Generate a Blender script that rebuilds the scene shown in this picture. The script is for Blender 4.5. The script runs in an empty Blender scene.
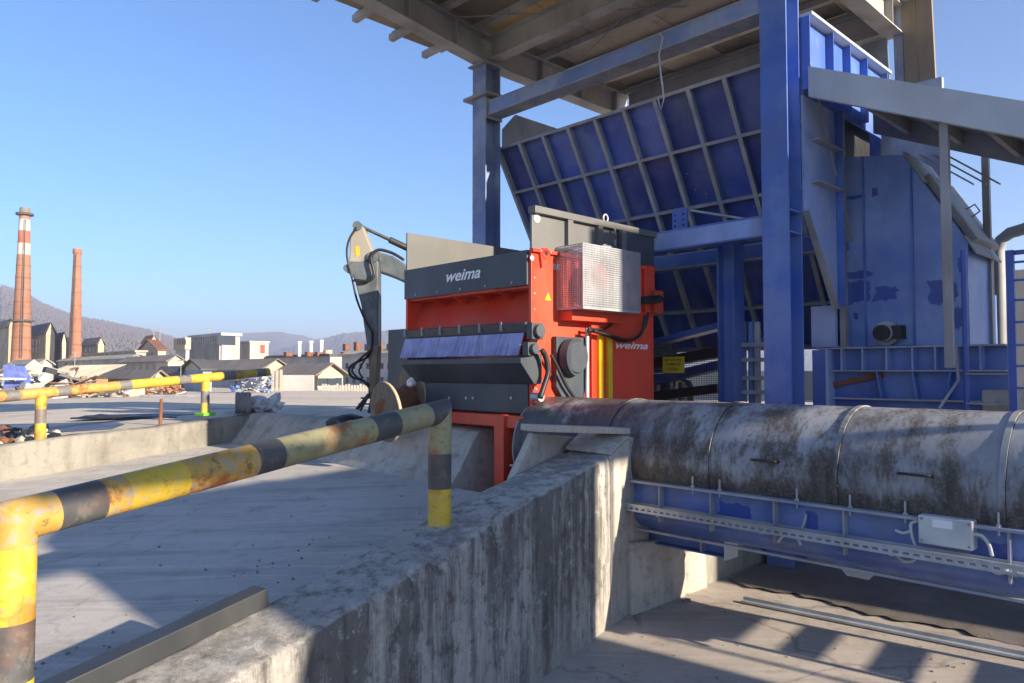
import bpy, math, random
from mathutils import Vector, Matrix, noise
random.seed(7)
SC = bpy.context.scene
COL = SC.collection
# ------------------------------------------------------------------ camera
F, CX, CY, EYE = 740.0, 512.0, 341.5, 2.5
TH = math.atan(30.5 / 740)
cd = bpy.data.cameras.new('camera'); cam = bpy.data.objects.new('camera', cd); COL.objects.link(cam)
cam.location = (0, 0, EYE); cam.rotation_euler = (math.pi / 2 + TH, 0, 0)
cd.sensor_width = 36; cd.lens = F / 1024 * 36; cd.clip_start = .05; cd.clip_end = 20000
SC.camera = cam
# ------------------------------------------------------------------ sky, sun, exposure
SUN_H = Vector((.79, -.613)).normalized(); SUN_EL = math.radians(18.5)
w = bpy.data.worlds.new('World'); SC.world = w; w.use_nodes = True
nt = w.node_tree
sky = nt.nodes.new('ShaderNodeTexSky'); sky.sky_type = 'NISHITA'; sky.sun_disc = False
sky.sun_elevation = SUN_EL; sky.sun_rotation = math.atan2(SUN_H.x, SUN_H.y)
sky.air_density = 1.0; sky.dust_density = 0.1; sky.ozone_density = 7.0
bg = nt.nodes['Background']; bg.inputs[1].default_value = .068
nt.links.new(sky.outputs[0], bg.inputs[0])
sd = bpy.data.lights.new('sun', 'SUN'); so = bpy.data.objects.new('sun', sd); COL.objects.link(so)
sd.energy = 4.0; sd.angle = math.radians(.5); sd.color = (1, .86, .68)
so.rotation_euler = Vector((-SUN_H.x * math.cos(SUN_EL), -SUN_H.y * math.cos(SUN_EL), -math.sin(SUN_EL))).to_track_quat('-Z', 'Y').to_euler()
so.location = (20, -20, 20)
SC.view_settings.view_transform = 'Standard'; SC.view_settings.look = 'None'
SC.view_settings.gamma = 1; SC.view_settings.exposure = 1.82
# ------------------------------------------------------------------ frames: W world, L along the plant, R along the wall
def nrm(a): l = math.hypot(*a); return (a[0] / l, a[1] / l)
EX = nrm((.691, -.723)); EY = (-EX[1], EX[0])
AX = (.191, 6.062); RD = nrm((.507, .862)); RN = (RD[1], -RD[0])
FR = {'W': ((0, 0), (1, 0), (0, 1)), 'L': ((0, 0), EX, EY), 'R': (AX, RN, RD)}
def to_w(f, p):
    o, a, b = FR[f]; return Vector((o[0] + a[0] * p[0] + b[0] * p[1], o[1] + a[1] * p[0] + b[1] * p[1], p[2]))
def from_w(f, p):
    o, a, b = FR[f]; x, y = p[0] - o[0], p[1] - o[1]; return Vector((x * a[0] + y * a[1], x * b[0] + y * b[1], p[2]))
def ang(f): a = FR[f][1]; return math.atan2(a[1], a[0])
def ray(x, y):
    a, b = (x - CX) / F, (CY - y) / F; c, s = math.cos(TH), math.sin(TH)
    return Vector((a, c - s * b, s + c * b))
def onD(x, y, d): r = ray(x, y); t = d / r.y; return Vector((r.x * t, d, EYE + r.z * t))
def onZ(x, y, z): r = ray(x, y); t = (z - EYE) / r.z; return Vector((r.x * t, r.y * t, z))
def onf(f, k, x, y, v):
    r = ray(x, y); o = from_w(f, (0, 0, EYE)); l = from_w(f, (r.x + 0, r.y + 0, 0)) - from_w(f, (0, 0, 0)); l.z = r.z
    t = (v - o[k]) / l[k]; return o + l * t
def Lx(x, y, v): return onf('L', 0, x, y, v)
def Ly(x, y, v): return onf('L', 1, x, y, v)
def Ro(x, y, v): return onf('R', 0, x, y, v)
# ------------------------------------------------------------------ mesh builder
class MB:
    def __init__(s): s.v = []; s.f = []; s.m = []; s.mi = 0
    def add(s, vs, fs):
        b = len(s.v); s.v += [tuple(v) for v in vs]
        for f in fs: s.f.append([i + b for i in f]); s.m.append(s.mi)
        return s
    def hexa(s, p): return s.add(p, [(0, 3, 2, 1), (4, 5, 6, 7), (0, 1, 5, 4), (1, 2, 6, 5), (2, 3, 7, 6), (3, 0, 4, 7)])
    def box(s, x0, x1, y0, y1, z0, z1):
        if x0 > x1: x0, x1 = x1, x0
        if y0 > y1: y0, y1 = y1, y0
        if z0 > z1: z0, z1 = z1, z0
        return s.hexa([(x0, y0, z0), (x1, y0, z0), (x1, y1, z0), (x0, y1, z0), (x0, y0, z1), (x1, y0, z1), (x1, y1, z1), (x0, y1, z1)])
    def bar(s, a, b, w, h, up=(0, 0, 1)):
        a, b = Vector(a), Vector(b); d = (b - a).normalized(); u = Vector(up)
        sd_ = d.cross(u)
        if sd_.length < 1e-4: sd_ = d.cross(Vector((1, 0, 0)))
        sd_.normalize(); u = sd_.cross(d); x = sd_ * w / 2; y = u * h / 2
        return s.hexa([a - x - y, a + x - y, a + x + y, a - x + y, b - x - y, b + x - y, b + x + y, b - x + y])
    def prism(s, poly, d):
        d = Vector(d); n = len(poly); p = [Vector(q) for q in poly]
        nn = Vector((0, 0, 0))
        for i in range(n): nn += p[i].cross(p[(i + 1) % n])
        if nn.dot(d) > 0: p.reverse()
        return s.add(p + [q + d for q in p], [list(range(n)), list(range(2 * n - 1, n - 1, -1))] + [(i + n, (i + 1) % n + n, (i + 1) % n, i) for i in range(n)])
    def tube(s, path, r, n=10, cap=True):
        P = [Vector(p) for p in path]; rs = r if isinstance(r, (list, tuple)) else [r] * len(P)
        u = None; V = []
        for i, p in enumerate(P):
            d = (P[min(i + 1, len(P) - 1)] - P[max(i - 1, 0)]).normalized()
            if u is None: u = d.orthogonal().normalized()
            u = (u - d * u.dot(d)).normalized(); q = d.cross(u)
            for k in range(n):
                t = 2 * math.pi * k / n; V.append(p + (u * math.cos(t) + q * math.sin(t)) * rs[i])
        fs = [(i * n + k, i * n + (k + 1) % n, (i + 1) * n + (k + 1) % n, (i + 1) * n + k) for i in range(len(P) - 1) for k in range(n)]
        if cap: fs += [list(range(n - 1, -1, -1)), list(range((len(P) - 1) * n, len(P) * n))]
        return s.add(V, fs)
    def cyl(s, a, b, r, n=16, r2=None): return s.tube([a, b], [r, r if r2 is None else r2], n)
    def ibeam(s, a, b, w, h, up=(0, 0, 1), tf=.022, tw=.014):
        a, b = Vector(a), Vector(b); u = Vector(up).normalized(); d = (b - a).normalized(); u = (u - d * u.dot(d)).normalized()
        o = u * (h / 2 - tf / 2)
        s.bar(a + o, b + o, w, tf, u); s.bar(a - o, b - o, w, tf, u); s.bar(a, b, tw, h - 2 * tf, u); return s
    def blob(s, c, r, sub=1, amp=.3, seed=0, sq=1.0):
        import bmesh
        bm = bmesh.new(); bmesh.ops.create_icosphere(bm, subdivisions=sub, radius=1)
        vs = []
        for v in bm.verts:
            k = 1 + amp * noise.noise(v.co * 1.7 + Vector((seed * 3.1, seed, 0)))
            vs.append((c[0] + v.co.x * r * k, c[1] + v.co.y * r * k, c[2] + v.co.z * r * k * sq))
        fs = [[v.index for v in f.verts] for f in bm.faces]; bm.free(); return s.add(vs, fs)
def link(name, mb, mats, parent=None, frame='W', base=(0, 0, 0), smooth=False, bevel=0, kind=None):
    me = bpy.data.meshes.new(name)
    b = base
    me.from_pydata([(v[0] - b[0], v[1] - b[1], v[2] - b[2]) for v in mb.v], [], mb.f)
    if not isinstance(mats, (list, tuple)): mats = [mats]
    for m in mats: me.materials.append(m)
    if len(mats) > 1: me.polygons.foreach_set('material_index', mb.m)
    if smooth: me.polygons.foreach_set('use_smooth', [True] * len(me.polygons)); 
    me.update()
    o = bpy.data.objects.new(name, me); COL.objects.link(o)
    if smooth == 'auto':
        try: me.set_sharp_from_angle(angle=math.radians(35))
        except Exception: pass
    if bevel:
        md = o.modifiers.new('bevel', 'BEVEL'); md.width = bevel; md.segments = 2; md.limit_method = 'ANGLE'; md.angle_limit = math.radians(40)
    if parent is not None: o.parent = parent
    else: o.location = to_w(frame, b); o.rotation_euler = (0, 0, ang(frame))
    if kind: o['kind'] = kind
    return o
def tag(o, label, cat, group=None):
    o['label'] = label; o['category'] = cat
    if group: o['group'] = group
    return o
class Thing:
    def __init__(s, name, label, cat, frame='W', base=(0, 0, 0), group=None):
        s.f, s.b = frame, tuple(base)
        s.o = bpy.data.objects.new(name, None); COL.objects.link(s.o); s.o.empty_display_size = .1
        s.o.location = to_w(frame, base); s.o.rotation_euler = (0, 0, ang(frame)); tag(s.o, label, cat, group)
    def part(s, name, mb, mats, parent=None, **k):
        return link(name, mb, mats, parent or s.o, s.f, s.b, **k)
def solo(name, label, cat, mb, mats, frame='W', base=(0, 0, 0), group=None, **k):
    return tag(link(name, mb, mats, None, frame, base, **k), label, cat, group)
def struct(name, mb, mats, frame='W', base=(0, 0, 0), **k): return link(name, mb, mats, None, frame, base, kind='structure', **k)
def inst(o, parent, loc=None):
    c = o.copy(); COL.objects.link(c); c.parent = parent
    if loc is not None: c.location = loc
    return c
# ------------------------------------------------------------------ materials
def newmat(name):
    m = bpy.data.materials.new(name); m.use_nodes = True; n = m.node_tree.nodes; return m, n, m.node_tree.links, n['Principled BSDF']
class NT:
    def __init__(s, name):
        s.m, s.n, s.l, s.p = newmat(name); s.tc = s.n.new('ShaderNodeTexCoord')
    def noise(s, scale, detail=5, rough=.6, stretch=(1, 1, 1), dist=0, off=(0, 0, 0)):
        mp = s.n.new('ShaderNodeMapping'); mp.inputs['Scale'].default_value = stretch; mp.inputs['Location'].default_value = off
        s.l.new(s.tc.outputs['Object'], mp.inputs[0])
        t = s.n.new('ShaderNodeTexNoise'); t.inputs['Scale'].default_value = scale; t.inputs['Detail'].default_value = detail
        t.inputs['Roughness'].default_value = rough; t.inputs['Distortion'].default_value = dist
        s.l.new(mp.outputs[0], t.inputs['Vector']); return t.outputs[0]
    def ramp(s, fac, a, b, va=0, vb=1):
        r = s.n.new('ShaderNodeMapRange'); r.inputs[1].default_value = a; r.inputs[2].default_value = b; r.inputs[3].default_value = va; r.inputs[4].default_value = vb
        r.interpolation_type = 'SMOOTHSTEP'; s.l.new(fac, r.inputs[0]); return r.outputs[0]
    def mix(s, fac, a, b, mode='MIX'):
        x = s.n.new('ShaderNodeMix'); x.data_type = 'RGBA'; x.blend_type = mode
        for i, v in ((0, fac), (6, a), (7, b)):
            if hasattr(v, 'is_linked'): s.l.new(v, x.inputs[i])
            elif i == 0: x.inputs[0].default_value = v
            else: x.inputs[i].default_value = (*v, 1)
        return x.outputs[2]
    def math(s, op, a, b=0):
        x = s.n.new('ShaderNodeMath'); x.operation = op; x.use_clamp = op in ('MULTIPLY', 'ADD')
        for i, v in ((0, a), (1, b)):
            if hasattr(v, 'is_linked'): s.l.new(v, x.inputs[i])
            else: x.inputs[i].default_value = v
        return x.outputs[0]
    def tone(s, col, k):
        oi = s.n.new('ShaderNodeObjectInfo'); h = s.n.new('ShaderNodeHueSaturation'); s.l.new(s.ramp(oi.outputs['Random'], 0, 1, 1 - k, 1 + k), h.inputs['Value']); s.l.new(col, h.inputs['Color']); return h.outputs[0]
    def comp(s, k, which='Object'):
        x = s.n.new('ShaderNodeSeparateXYZ')
        if which == 'Normal':
            g = s.n.new('ShaderNodeNewGeometry'); s.l.new(g.outputs['Normal'], x.inputs[0])
        else: s.l.new(s.tc.outputs[which], x.inputs[0])
        return x.outputs[k]
    def done(s, col, rough=.6, metal=0, bump=None, bstr=.3, bdist=.01, spec=.5):
        if hasattr(col, 'is_linked'): s.l.new(col, s.p.inputs['Base Color'])
        else: s.p.inputs['Base Color'].default_value = (*col, 1)
        if hasattr(rough, 'is_linked'): s.l.new(rough, s.p.inputs['Roughness'])
        else: s.p.inputs['Roughness'].default_value = rough
        s.p.inputs['Metallic'].default_value = metal; s.p.inputs['Specular IOR Level'].default_value = spec
        if bump is not None:
            b = s.n.new('ShaderNodeBump'); b.inputs['Strength'].default_value = bstr; b.inputs['Distance'].default_value = bdist
            s.l.new(bump, b.inputs['Height']); s.l.new(b.outputs[0], s.p.inputs['Normal'])
        return s.m
def dim(c, k): return tuple(x * k for x in c)
def paint(name, c, dirt=(.12, .10, .085), amt=.5, rough=.45, scale=1.6, streak=True, fade=None, famt=.5, bump=.15, metal=0, spec=.5, rnd=0):
    """painted steel: tone variation, dirt film in streaks, optional faded patches"""
    t = NT(name)
    n1 = t.noise(scale, 6, .62, (1, 1, .35) if streak else (1, 1, 1)); n2 = t.noise(scale * 14, 4, .7); n3 = t.noise(scale * .5, 3, .5, off=(3, 7, 1))
    col = t.mix(t.ramp(n3, .35, .7), dim(c, .82), dim(c, 1.12))
    if fade: col = t.mix(t.math('MULTIPLY', t.ramp(t.noise(scale * .8, 5, .6, off=(9, 2, 4)), .42, .62), famt), col, fade)
    if rnd: col = t.tone(col, rnd)
    d = t.math('MULTIPLY', t.ramp(n1, .47, .78), amt)
    col = t.mix(d, col, dirt)
    col = t.mix(t.math('MULTIPLY', t.ramp(n2, .6, .75), amt * .5), col, dirt)
    return t.done(col, t.ramp(n1, .3, .8, rough - .08, rough + .25), metal, n2, bump, .004, spec)
def concrete(name, c, dark=(.09, .085, .078), light=(.55, .53, .49), samt=.6, scale=1.0, bstr=.5, fine=60, rough=.9):
    t = NT(name)
    big = t.noise(scale * .8, 6, .65); mid = t.noise(scale * 5, 6, .7); fin = t.noise(fine, 4, .7); st = t.noise(scale * 3.2, 6, .65, (1, 1, .12))
    col = t.mix(t.ramp(big, .3, .7), dim(c, .78), dim(c, 1.15))
    col = t.mix(t.math('MULTIPLY', t.ramp(mid, .5, .72), .5), col, dark)
    col = t.mix(t.math('MULTIPLY', t.ramp(st, .45, .72), samt), col, dark)
    col = t.mix(t.math('MULTIPLY', t.ramp(fin, .58, .75), .35), col, light)
    col = t.mix(t.math('MULTIPLY', t.ramp(fin, .42, .28), .35), col, dark)
    h = t.math('ADD', t.math('MULTIPLY', mid, .6), t.math('MULTIPLY', fin, .4))
    return t.done(col, rough, 0, h, bstr, .012, .2)
M = {}
M['blue'] = paint('blue_steel', (.055, .13, .45), (.15, .16, .18), .5, .42, 1.2, fade=(.17, .25, .48), famt=.5)
M['bluedeep'] = paint('blue_hopper_sheet', (.030, .072, .34), (.13, .15, .21), .75, .42, 1.5, fade=(.085, .14, .40), famt=.75, rnd=.30)
M['bluefade'] = paint('faded_blue', (.22, .32, .62), (.17, .19, .25), .6, .5, 1.3, fade=(.38, .46, .66), famt=.7)
M['blueneat'] = paint('fresh_blue', (.045, .09, .38), (.10, .13, .26), .5, .4, 2)
M['bluegrey'] = paint('dusty_blue', (.15, .22, .44), (.22, .22, .23), .7, .5, 1.4, fade=(.30, .35, .44), famt=.7)
M['troughblue'] = paint('trough_blue', (.085, .15, .42), (.15, .145, .15), .6, .5, 2.2, fade=(.20, .27, .48), famt=.6)
M['rib'] = paint('dusty_steel', (.33, .345, .37), (.19, .18, .165), .6, .7, 3, fade=(.17, .22, .40), famt=.5)
M['steel'] = paint('weathered_steel', (.28, .29, .30), (.14, .125, .11), .6, .6, 2.5)
M['roofsteel'] = paint('roof_steel', (.40, .385, .36), (.19, .155, .125), .7, .65, 2)
M['galv'] = paint('galvanised', (.42, .44, .46), (.2, .19, .18), .45, .45, 5, metal=.3)
M['white_pl'] = paint('pale_plastic', (.48, .50, .50), (.3, .29, .27), .3, .5, 4)
M['fascia'] = paint('grey_sheet', (.46, .51, .56), (.22, .22, .22), .4, .5, 1.2, fade=(.52, .56, .60), famt=.4)
M['red'] = paint('red_machine', (.66, .042, .014), (.33, .10, .06), .5, .42, 1.6, fade=(.60, .085, .04), famt=.6, bump=.05)
M['dark'] = paint('anthracite', (.048, .06, .075), (.13, .125, .12), .45, .45, 2, bump=.05)
M['hopgrey'] = paint('machine_grey', (.13, .132, .128), (.20, .19, .165), .4, .55, 1.6, bump=.05)
M['tube'] = paint('primed_tube', (.03, .034, .038), (.075, .07, .065), .35, .5, 2, bump=.05)
M['black'] = paint('black_rubber', (.015, .016, .018), (.06, .055, .05), .4, .5, 4)
M['yellow'] = paint('yellow_guard', (.80, .52, .01), (.5, .3, .05), .3, .4, 3)
M['bristle'] = paint('lilac_bristle', (.30, .32, .56), (.46, .48, .62), .7, .7, 9, bump=.3)
M['wood'] = None
def drum_mat():
    t = NT('drum_cover'); st = t.noise(1.5, 7, .68, (1, .5, .5)); bl = t.noise(1.9, 8, .72, (1.3, .8, .6), dist=.4); f = t.noise(13, 8, .8, (1.4, .8, .5)); f2 = t.noise(34, 6, .75)
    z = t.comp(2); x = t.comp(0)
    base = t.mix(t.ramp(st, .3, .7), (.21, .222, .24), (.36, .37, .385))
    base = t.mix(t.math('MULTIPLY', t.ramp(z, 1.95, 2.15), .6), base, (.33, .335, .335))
    rust = t.mix(t.ramp(f, .35, .7), (.045, .038, .034), (.13, .105, .085))
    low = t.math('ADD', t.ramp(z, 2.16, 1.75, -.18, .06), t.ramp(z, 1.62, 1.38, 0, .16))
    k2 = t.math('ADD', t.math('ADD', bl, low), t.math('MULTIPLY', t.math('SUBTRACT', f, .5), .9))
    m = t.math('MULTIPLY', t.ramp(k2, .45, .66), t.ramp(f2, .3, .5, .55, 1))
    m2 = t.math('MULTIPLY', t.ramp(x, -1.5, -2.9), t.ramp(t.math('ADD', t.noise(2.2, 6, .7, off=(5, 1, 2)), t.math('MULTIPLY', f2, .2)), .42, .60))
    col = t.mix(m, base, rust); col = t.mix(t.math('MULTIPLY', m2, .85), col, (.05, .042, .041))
    col = t.mix(t.math('MULTIPLY', t.ramp(f2, .6, .75), .3), col, (.40, .38, .35))
    return t.done(col, t.ramp(k2, .4, .7, .45, .85), .05, f, .35, .006)
M['drum'] = drum_mat()
def casing_mat():
    t = NT('casing_paint'); a = t.noise(1.1, 5, .6); b = t.noise(2.3, 5, .6, (1, 1, .4))
    c = t.mix(t.ramp(a, .3, .7), (.12, .21, .52), (.24, .34, .60)); c = t.mix(t.math('MULTIPLY', t.ramp(b, .5, .75), .5), c, (.13, .19, .42))
    return t.done(c, .5, 0, t.noise(30, 4), .1, .003)
M['casing'] = casing_mat()
def railmat(name, c, k):
    t = NT(name); a = t.noise(3.5, 6, .7); b = t.noise(14, 6, .75); r = t.noise(2.2, 6, .7, off=(4, 4, 9))
    col = t.mix(t.ramp(a, .3, .7), dim(c, .8), dim(c, 1.1))
    col = t.mix(t.math('MULTIPLY', t.ramp(b, .52, .6), k * .8), col, (.30, .26, .19))
    col = t.mix(t.math('MULTIPLY', t.ramp(r, .5, .62), k), col, (.26, .09, .025))
    col = t.mix(t.math('MULTIPLY', t.ramp(b, .44, .36), k * .6), col, (.10, .085, .05))
    return t.done(col, t.ramp(b, .3, .7, .4, .75), 0, b, .25, .004)
M['ry'] = railmat('rail_yellow', (.60, .41, .035), .6); M['ry2'] = railmat('rail_yellow_worn', (.42, .31, .12), 1.0)
M['rb'] = railmat('rail_black', (.065, .067, .07), .22); M['rg'] = railmat('rail_olive', (.28, .27, .14), .9); M['rb2'] = railmat('rail_black_dull', (.17, .165, .16), .25)  # rg is a duller, greener yellow used on the farther bands
def wallmat():
    t = NT('weathered_wall'); big = t.noise(.9, 6, .65); mid = t.noise(7, 8, .75); fin = t.noise(70, 6, .8); st = t.noise(2.6, 8, .72, (1, 1, .08), dist=.2); st2 = t.noise(8, 7, .72, (1, 1, .11), off=(3, 3, 3)); pat = t.noise(2.1, 7, .7, off=(1, 8, 2))
    nz = t.comp(2, 'Normal'); top = t.ramp(nz, .45, .85); side = t.math('SUBTRACT', 1, top); zz = t.comp(2); yy = t.comp(1)
    col = t.mix(t.ramp(big, .3, .7), (.38, .36, .325), (.54, .515, .465))
    # drop below the sloping top edge: staining is densest there
    dep = t.math('SUBTRACT', t.math('ADD', t.math('MULTIPLY', yy, .139), 1.76), zz)
    gr = t.ramp(dep, 1.1, .0, -.03, .045)
    s1 = t.math('MULTIPLY', t.ramp(t.math('ADD', t.math('ADD', st, gr), t.math('MULTIPLY', t.math('SUBTRACT', mid, .5), .5)), .46, .60), side); col = t.mix(t.math('MULTIPLY', s1, .66), col, (.045, .044, .044))
    s2 = t.math('MULTIPLY', t.ramp(st2, .47, .62), side); col = t.mix(t.math('MULTIPLY', s2, .6), col, (.075, .072, .068))
    pk = t.math('MULTIPLY', t.ramp(t.math('ADD', t.math('ADD', t.math('MULTIPLY', pat, .5), t.math('MULTIPLY', mid, .5)), t.math('MULTIPLY', t.math('SUBTRACT', fin, .5), .6)), .46, .54), t.ramp(mid, .3, .6, .4, 1))
    col = t.mix(t.math('MULTIPLY', t.math('MULTIPLY', pk, top), .7), col, (.20, .19, .17))
    col = t.mix(t.math('MULTIPLY', t.ramp(mid, .54, .66), .6), col, (.10, .095, .085))
    fl = t.math('MULTIPLY', t.ramp(t.math('ADD', mid, t.math('MULTIPLY', t.math('SUBTRACT', fin, .5), .8)), .46, .36), 1)
    col = t.mix(t.math('MULTIPLY', fl, .55), col, (.62, .61, .57))
    col = t.mix(t.math('MULTIPLY', t.ramp(fin, .44, .34), .5), col, (.07, .065, .06))
    low = t.math('MULTIPLY', t.math('MULTIPLY', t.ramp(zz, .5, .05), side), t.ramp(pat, .4, .6)); col = t.mix(t.math('MULTIPLY', low, .6), col, (.40, .35, .28))
    h = t.math('ADD', t.math('MULTIPLY', mid, .6), t.math('MULTIPLY', fin, .4))
    return t.done(col, .92, 0, h, 1.0, .03, .15)
M['wall'] = wallmat()
M['conc'] = concrete('pale_concrete', (.42, .39, .34), samt=.35)
M['conc2'] = concrete('left_wall_concrete', (.26, .245, .21), (.10, .092, .075), samt=.45, scale=1.4)
def floormat(name, a, b, crack=(.08, .075, .07), stretch=(1, 1, 1), sc=1.0, spotcol=(.10, .09, .08), cracks=0.0, tracks=0.0, rnd=0):
    t = NT(name); n1 = t.noise(.35 * sc, 6, .6, stretch); n2 = t.noise(2.4 * sc, 8, .75, stretch); n3 = t.noise(110, 5, .8); n4 = t.noise(1.2 * sc, 8, .75, (stretch[0] * 2.2, stretch[1] * .35, 1), off=(7, 1, 0)); n5 = t.noise(9 * sc, 7, .75)
    col = t.mix(t.ramp(n1, .32, .68), a, b)
    col = t.mix(t.math('MULTIPLY', t.ramp(n2, .48, .72), .5), col, spotcol)
    col = t.mix(t.math('MULTIPLY', t.ramp(n5, .56, .70), .35), col, spotcol)
    col = t.mix(t.math('MULTIPLY', t.ramp(n4, .60, .68), .55), col, crack)
    if rnd: col = t.tone(col, rnd)
    if tracks:
        n6 = t.noise(.9, 7, .7, (.35, 3.2, 1), off=(2, 5, 0)); col = t.mix(t.math('MULTIPLY', t.ramp(n6, .5, .62), tracks), col, dim(a, .55))
        n7 = t.noise(1.6, 7, .7, (.25, 4.5, 1), off=(9, 3, 0)); col = t.mix(t.math('MULTIPLY', t.ramp(n7, .54, .64), tracks), col, dim(b, 1.25))
    if cracks:
        mp = t.n.new('ShaderNodeMapping'); t.l.new(t.tc.outputs['Object'], mp.inputs[0]); dn = t.n.new('ShaderNodeTexNoise'); dn.inputs['Scale'].default_value = 1.6; dn.inputs['Detail'].default_value = 6; t.l.new(t.tc.outputs['Object'], dn.inputs['Vector'])
        ad = t.n.new('ShaderNodeVectorMath'); ad.operation = 'MULTIPLY_ADD'; t.l.new(dn.outputs[1], ad.inputs[0]); ad.inputs[1].default_value = (.9, .9, 0); t.l.new(mp.outputs[0], ad.inputs[2])
        vo = t.n.new('ShaderNodeTexVoronoi'); vo.feature = 'DISTANCE_TO_EDGE'; vo.inputs['Scale'].default_value = .42; t.l.new(ad.outputs[0], vo.inputs['Vector'])
        k = t.math('MULTIPLY', t.ramp(vo.outputs[0], .012, .003), t.ramp(n1, .42, .55)); col = t.mix(t.math('MULTIPLY', k, cracks), col, crack)
    col = t.mix(t.math('MULTIPLY', t.ramp(n3, .54, .70), .45), col, dim(b, 1.35))
    col = t.mix(t.math('MULTIPLY', t.ramp(n3, .46, .34), .4), col, dim(a, .4))
    return t.done(col, .9, 0, t.math('ADD', t.math('MULTIPLY', n5, .5), t.math('MULTIPLY', n3, .5)), .6, .015, .2)
M['slab'] = floormat('slab_concrete', (.42, .395, .36), (.53, .50, .455), cracks=.18, tracks=.4, spotcol=(.21, .195, .175))
M['floor'] = floormat('pit_concrete', (.38, .335, .29), (.50, .445, .385), sc=1.4, cracks=.35, tracks=.25, spotcol=(.20, .175, .15))
M['yard'] = floormat('yard_gravel', (.50, .43, .34), (.58, .50, .40), sc=.35)
M['roofboard'] = floormat('roof_underside', (.24, .195, .14), (.37, .31, .23), sc=.9, spotcol=(.09, .07, .052), rnd=.45)
M['shadesoil'] = floormat('soil_shade', (.13, .117, .10), (.20, .18, .155), sc=3)
M['ochre'] = paint('ochre_board', (.75, .52, .24), (.2, .13, .07), .5, .8, 2)
M['tan'] = paint('tan_board', (.30, .235, .16), (.12, .09, .06), .6, .85, 2.2)
def woodm(name, a, b):
    t = NT(name); g = t.noise(5, 6, .7, (6, 6, .6)); f = t.noise(22, 5, .7, (3, 3, 1))
    return t.done(t.mix(t.ramp(f, .55, .72), t.mix(t.ramp(g, .3, .7), a, b), dim(a, .35)), .85, 0, g, .4, .006, .2)
M['wood'] = woodm('grey_wood', (.15, .115, .085), (.24, .19, .145)); M['woodedge'] = woodm('wood_rim', (.42, .33, .22), (.5, .41, .28))
M['plank'] = woodm('pale_plank', (.40, .35, .28), (.50, .45, .37)); M['barn'] = woodm('barn_wood', (.36, .15, .06), (.46, .22, .09))
M['rust'] = paint('rusty', (.20, .085, .045), (.07, .045, .03), .6, .85, 4)
M['armgrey'] = paint('arm_slate', (.10, .125, .145), (.03, .03, .03), .9, .5, 5, fade=(.22, .215, .20), famt=.35); M['armtan'] = paint('arm_tan', (.36, .33, .28), (.12, .10, .08), .5, .6, 3)
M['armdirt'] = paint('arm_dirty', (.25, .20, .15), (.06, .05, .045), .8, .7, 6)
def brickm():
    t = NT('chimney_brick'); n = t.noise(.25, 5, .6, (1, 1, .4)); f = t.noise(1.4, 5, .7); rows = t.n.new('ShaderNodeTexWave'); rows.bands_direction = 'Z'; rows.inputs['Scale'].default_value = .32; rows.inputs['Distortion'].default_value = .4
    t.l.new(t.tc.outputs['Object'], rows.inputs[0])
    c = t.mix(t.ramp(n, .3, .7), (.29, .125, .07), (.38, .185, .11)); c = t.mix(t.math('MULTIPLY', t.ramp(f, .5, .7), .6), c, (.17, .065, .04)); c = t.mix(t.math('MULTIPLY', t.ramp(rows.outputs[1], .8, .98), .35), c, (.2, .12, .09))
    return t.done(c, .9, 0, f, .3, .05, .2)
M['brick'] = brickm(); M['brickwhite'] = paint('white_band', (.52, .47, .40), (.34, .25, .19), .5, .8, .6); M['brickred'] = paint('red_band', (.42, .12, .07), (.3, .16, .1), .4, .8, .6)
M['plaster'] = paint('plaster', (.40, .31, .21), (.17, .13, .09), .6, .9, .35); M['cream'] = paint('cream_wall', (.46, .385, .275), (.30, .25, .18), .35, .9, .3)
M['grey_wall'] = paint('grey_wall', (.42, .405, .38), (.18, .17, .16), .4, .9, .4); M['pale_wall'] = paint('pale_wall', (.43, .395, .33), (.33, .30, .25), .3, .85, .4)
M['bluewall'] = paint('blue_grey_wall', (.24, .30, .40), (.2, .2, .22), .4, .85, .4)
M['roofgrey'] = paint('grey_roof', (.22, .185, .15), (.11, .09, .075), .6, .9, .5); M['rooflight'] = paint('light_roof', (.36, .325, .255), (.22, .19, .15), .4, .8, .6)
M['roofdark'] = paint('dark_roof', (.09, .085, .085), (.05, .045, .04), .5, .85, .5)
t = NT('window_dark'); M['glass'] = t.done((.035, .045, .06), .12, 0)
t = NT('yard_shade'); M['yardshade'] = t.done(t.mix(t.ramp(t.noise(1.2, 4), .4, .6), (.045, .052, .07), (.09, .10, .12)), .5, 0, t.noise(9, 4), .2, .01)
t = NT('tarp_blue'); M['tarp'] = t.done(t.mix(t.ramp(t.noise(2, 4), .4, .6), (.10, .14, .40), (.16, .20, .50)), .5, 0, t.noise(6, 4), .3, .02)
t = NT('lime_plastic'); M['lime'] = t.done((.14, .50, .05), .6)
t = NT('clear_film'); M['film'] = t.done((.75, .76, .78), .25, 0, t.noise(9, 5), .6, .03); t.p.inputs['Transmission Weight'].default_value = .35
t = NT('sticker_white'); M['white'] = t.done((.78, .78, .78), .5)
t = NT('sticker_red'); M['stred'] = t.done((.6, .03, .02), .5)
t = NT('sign_yellow'); M['sign'] = t.done((.50, .38, .02), .6)
t = NT('ink'); M['ink'] = t.done((.012, .012, .012), .7)
def hillmat(name, a, b, sc):
    t = NT(name); n = t.noise(sc, 7, .7); n2 = t.noise(sc * .2, 4, .6)
    return t.done(t.mix(t.ramp(n2, .4, .6), t.mix(t.ramp(n, .35, .65), a, b), dim(a, 1.3)), .95, 0, n, .6, 2)
M['hill'] = hillmat('winter_wood', (.085, .072, .072), (.15, .125, .118), .045); M['hillfar'] = hillmat('far_hill', (.07, .075, .08), (.11, .11, .11), .02)
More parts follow.
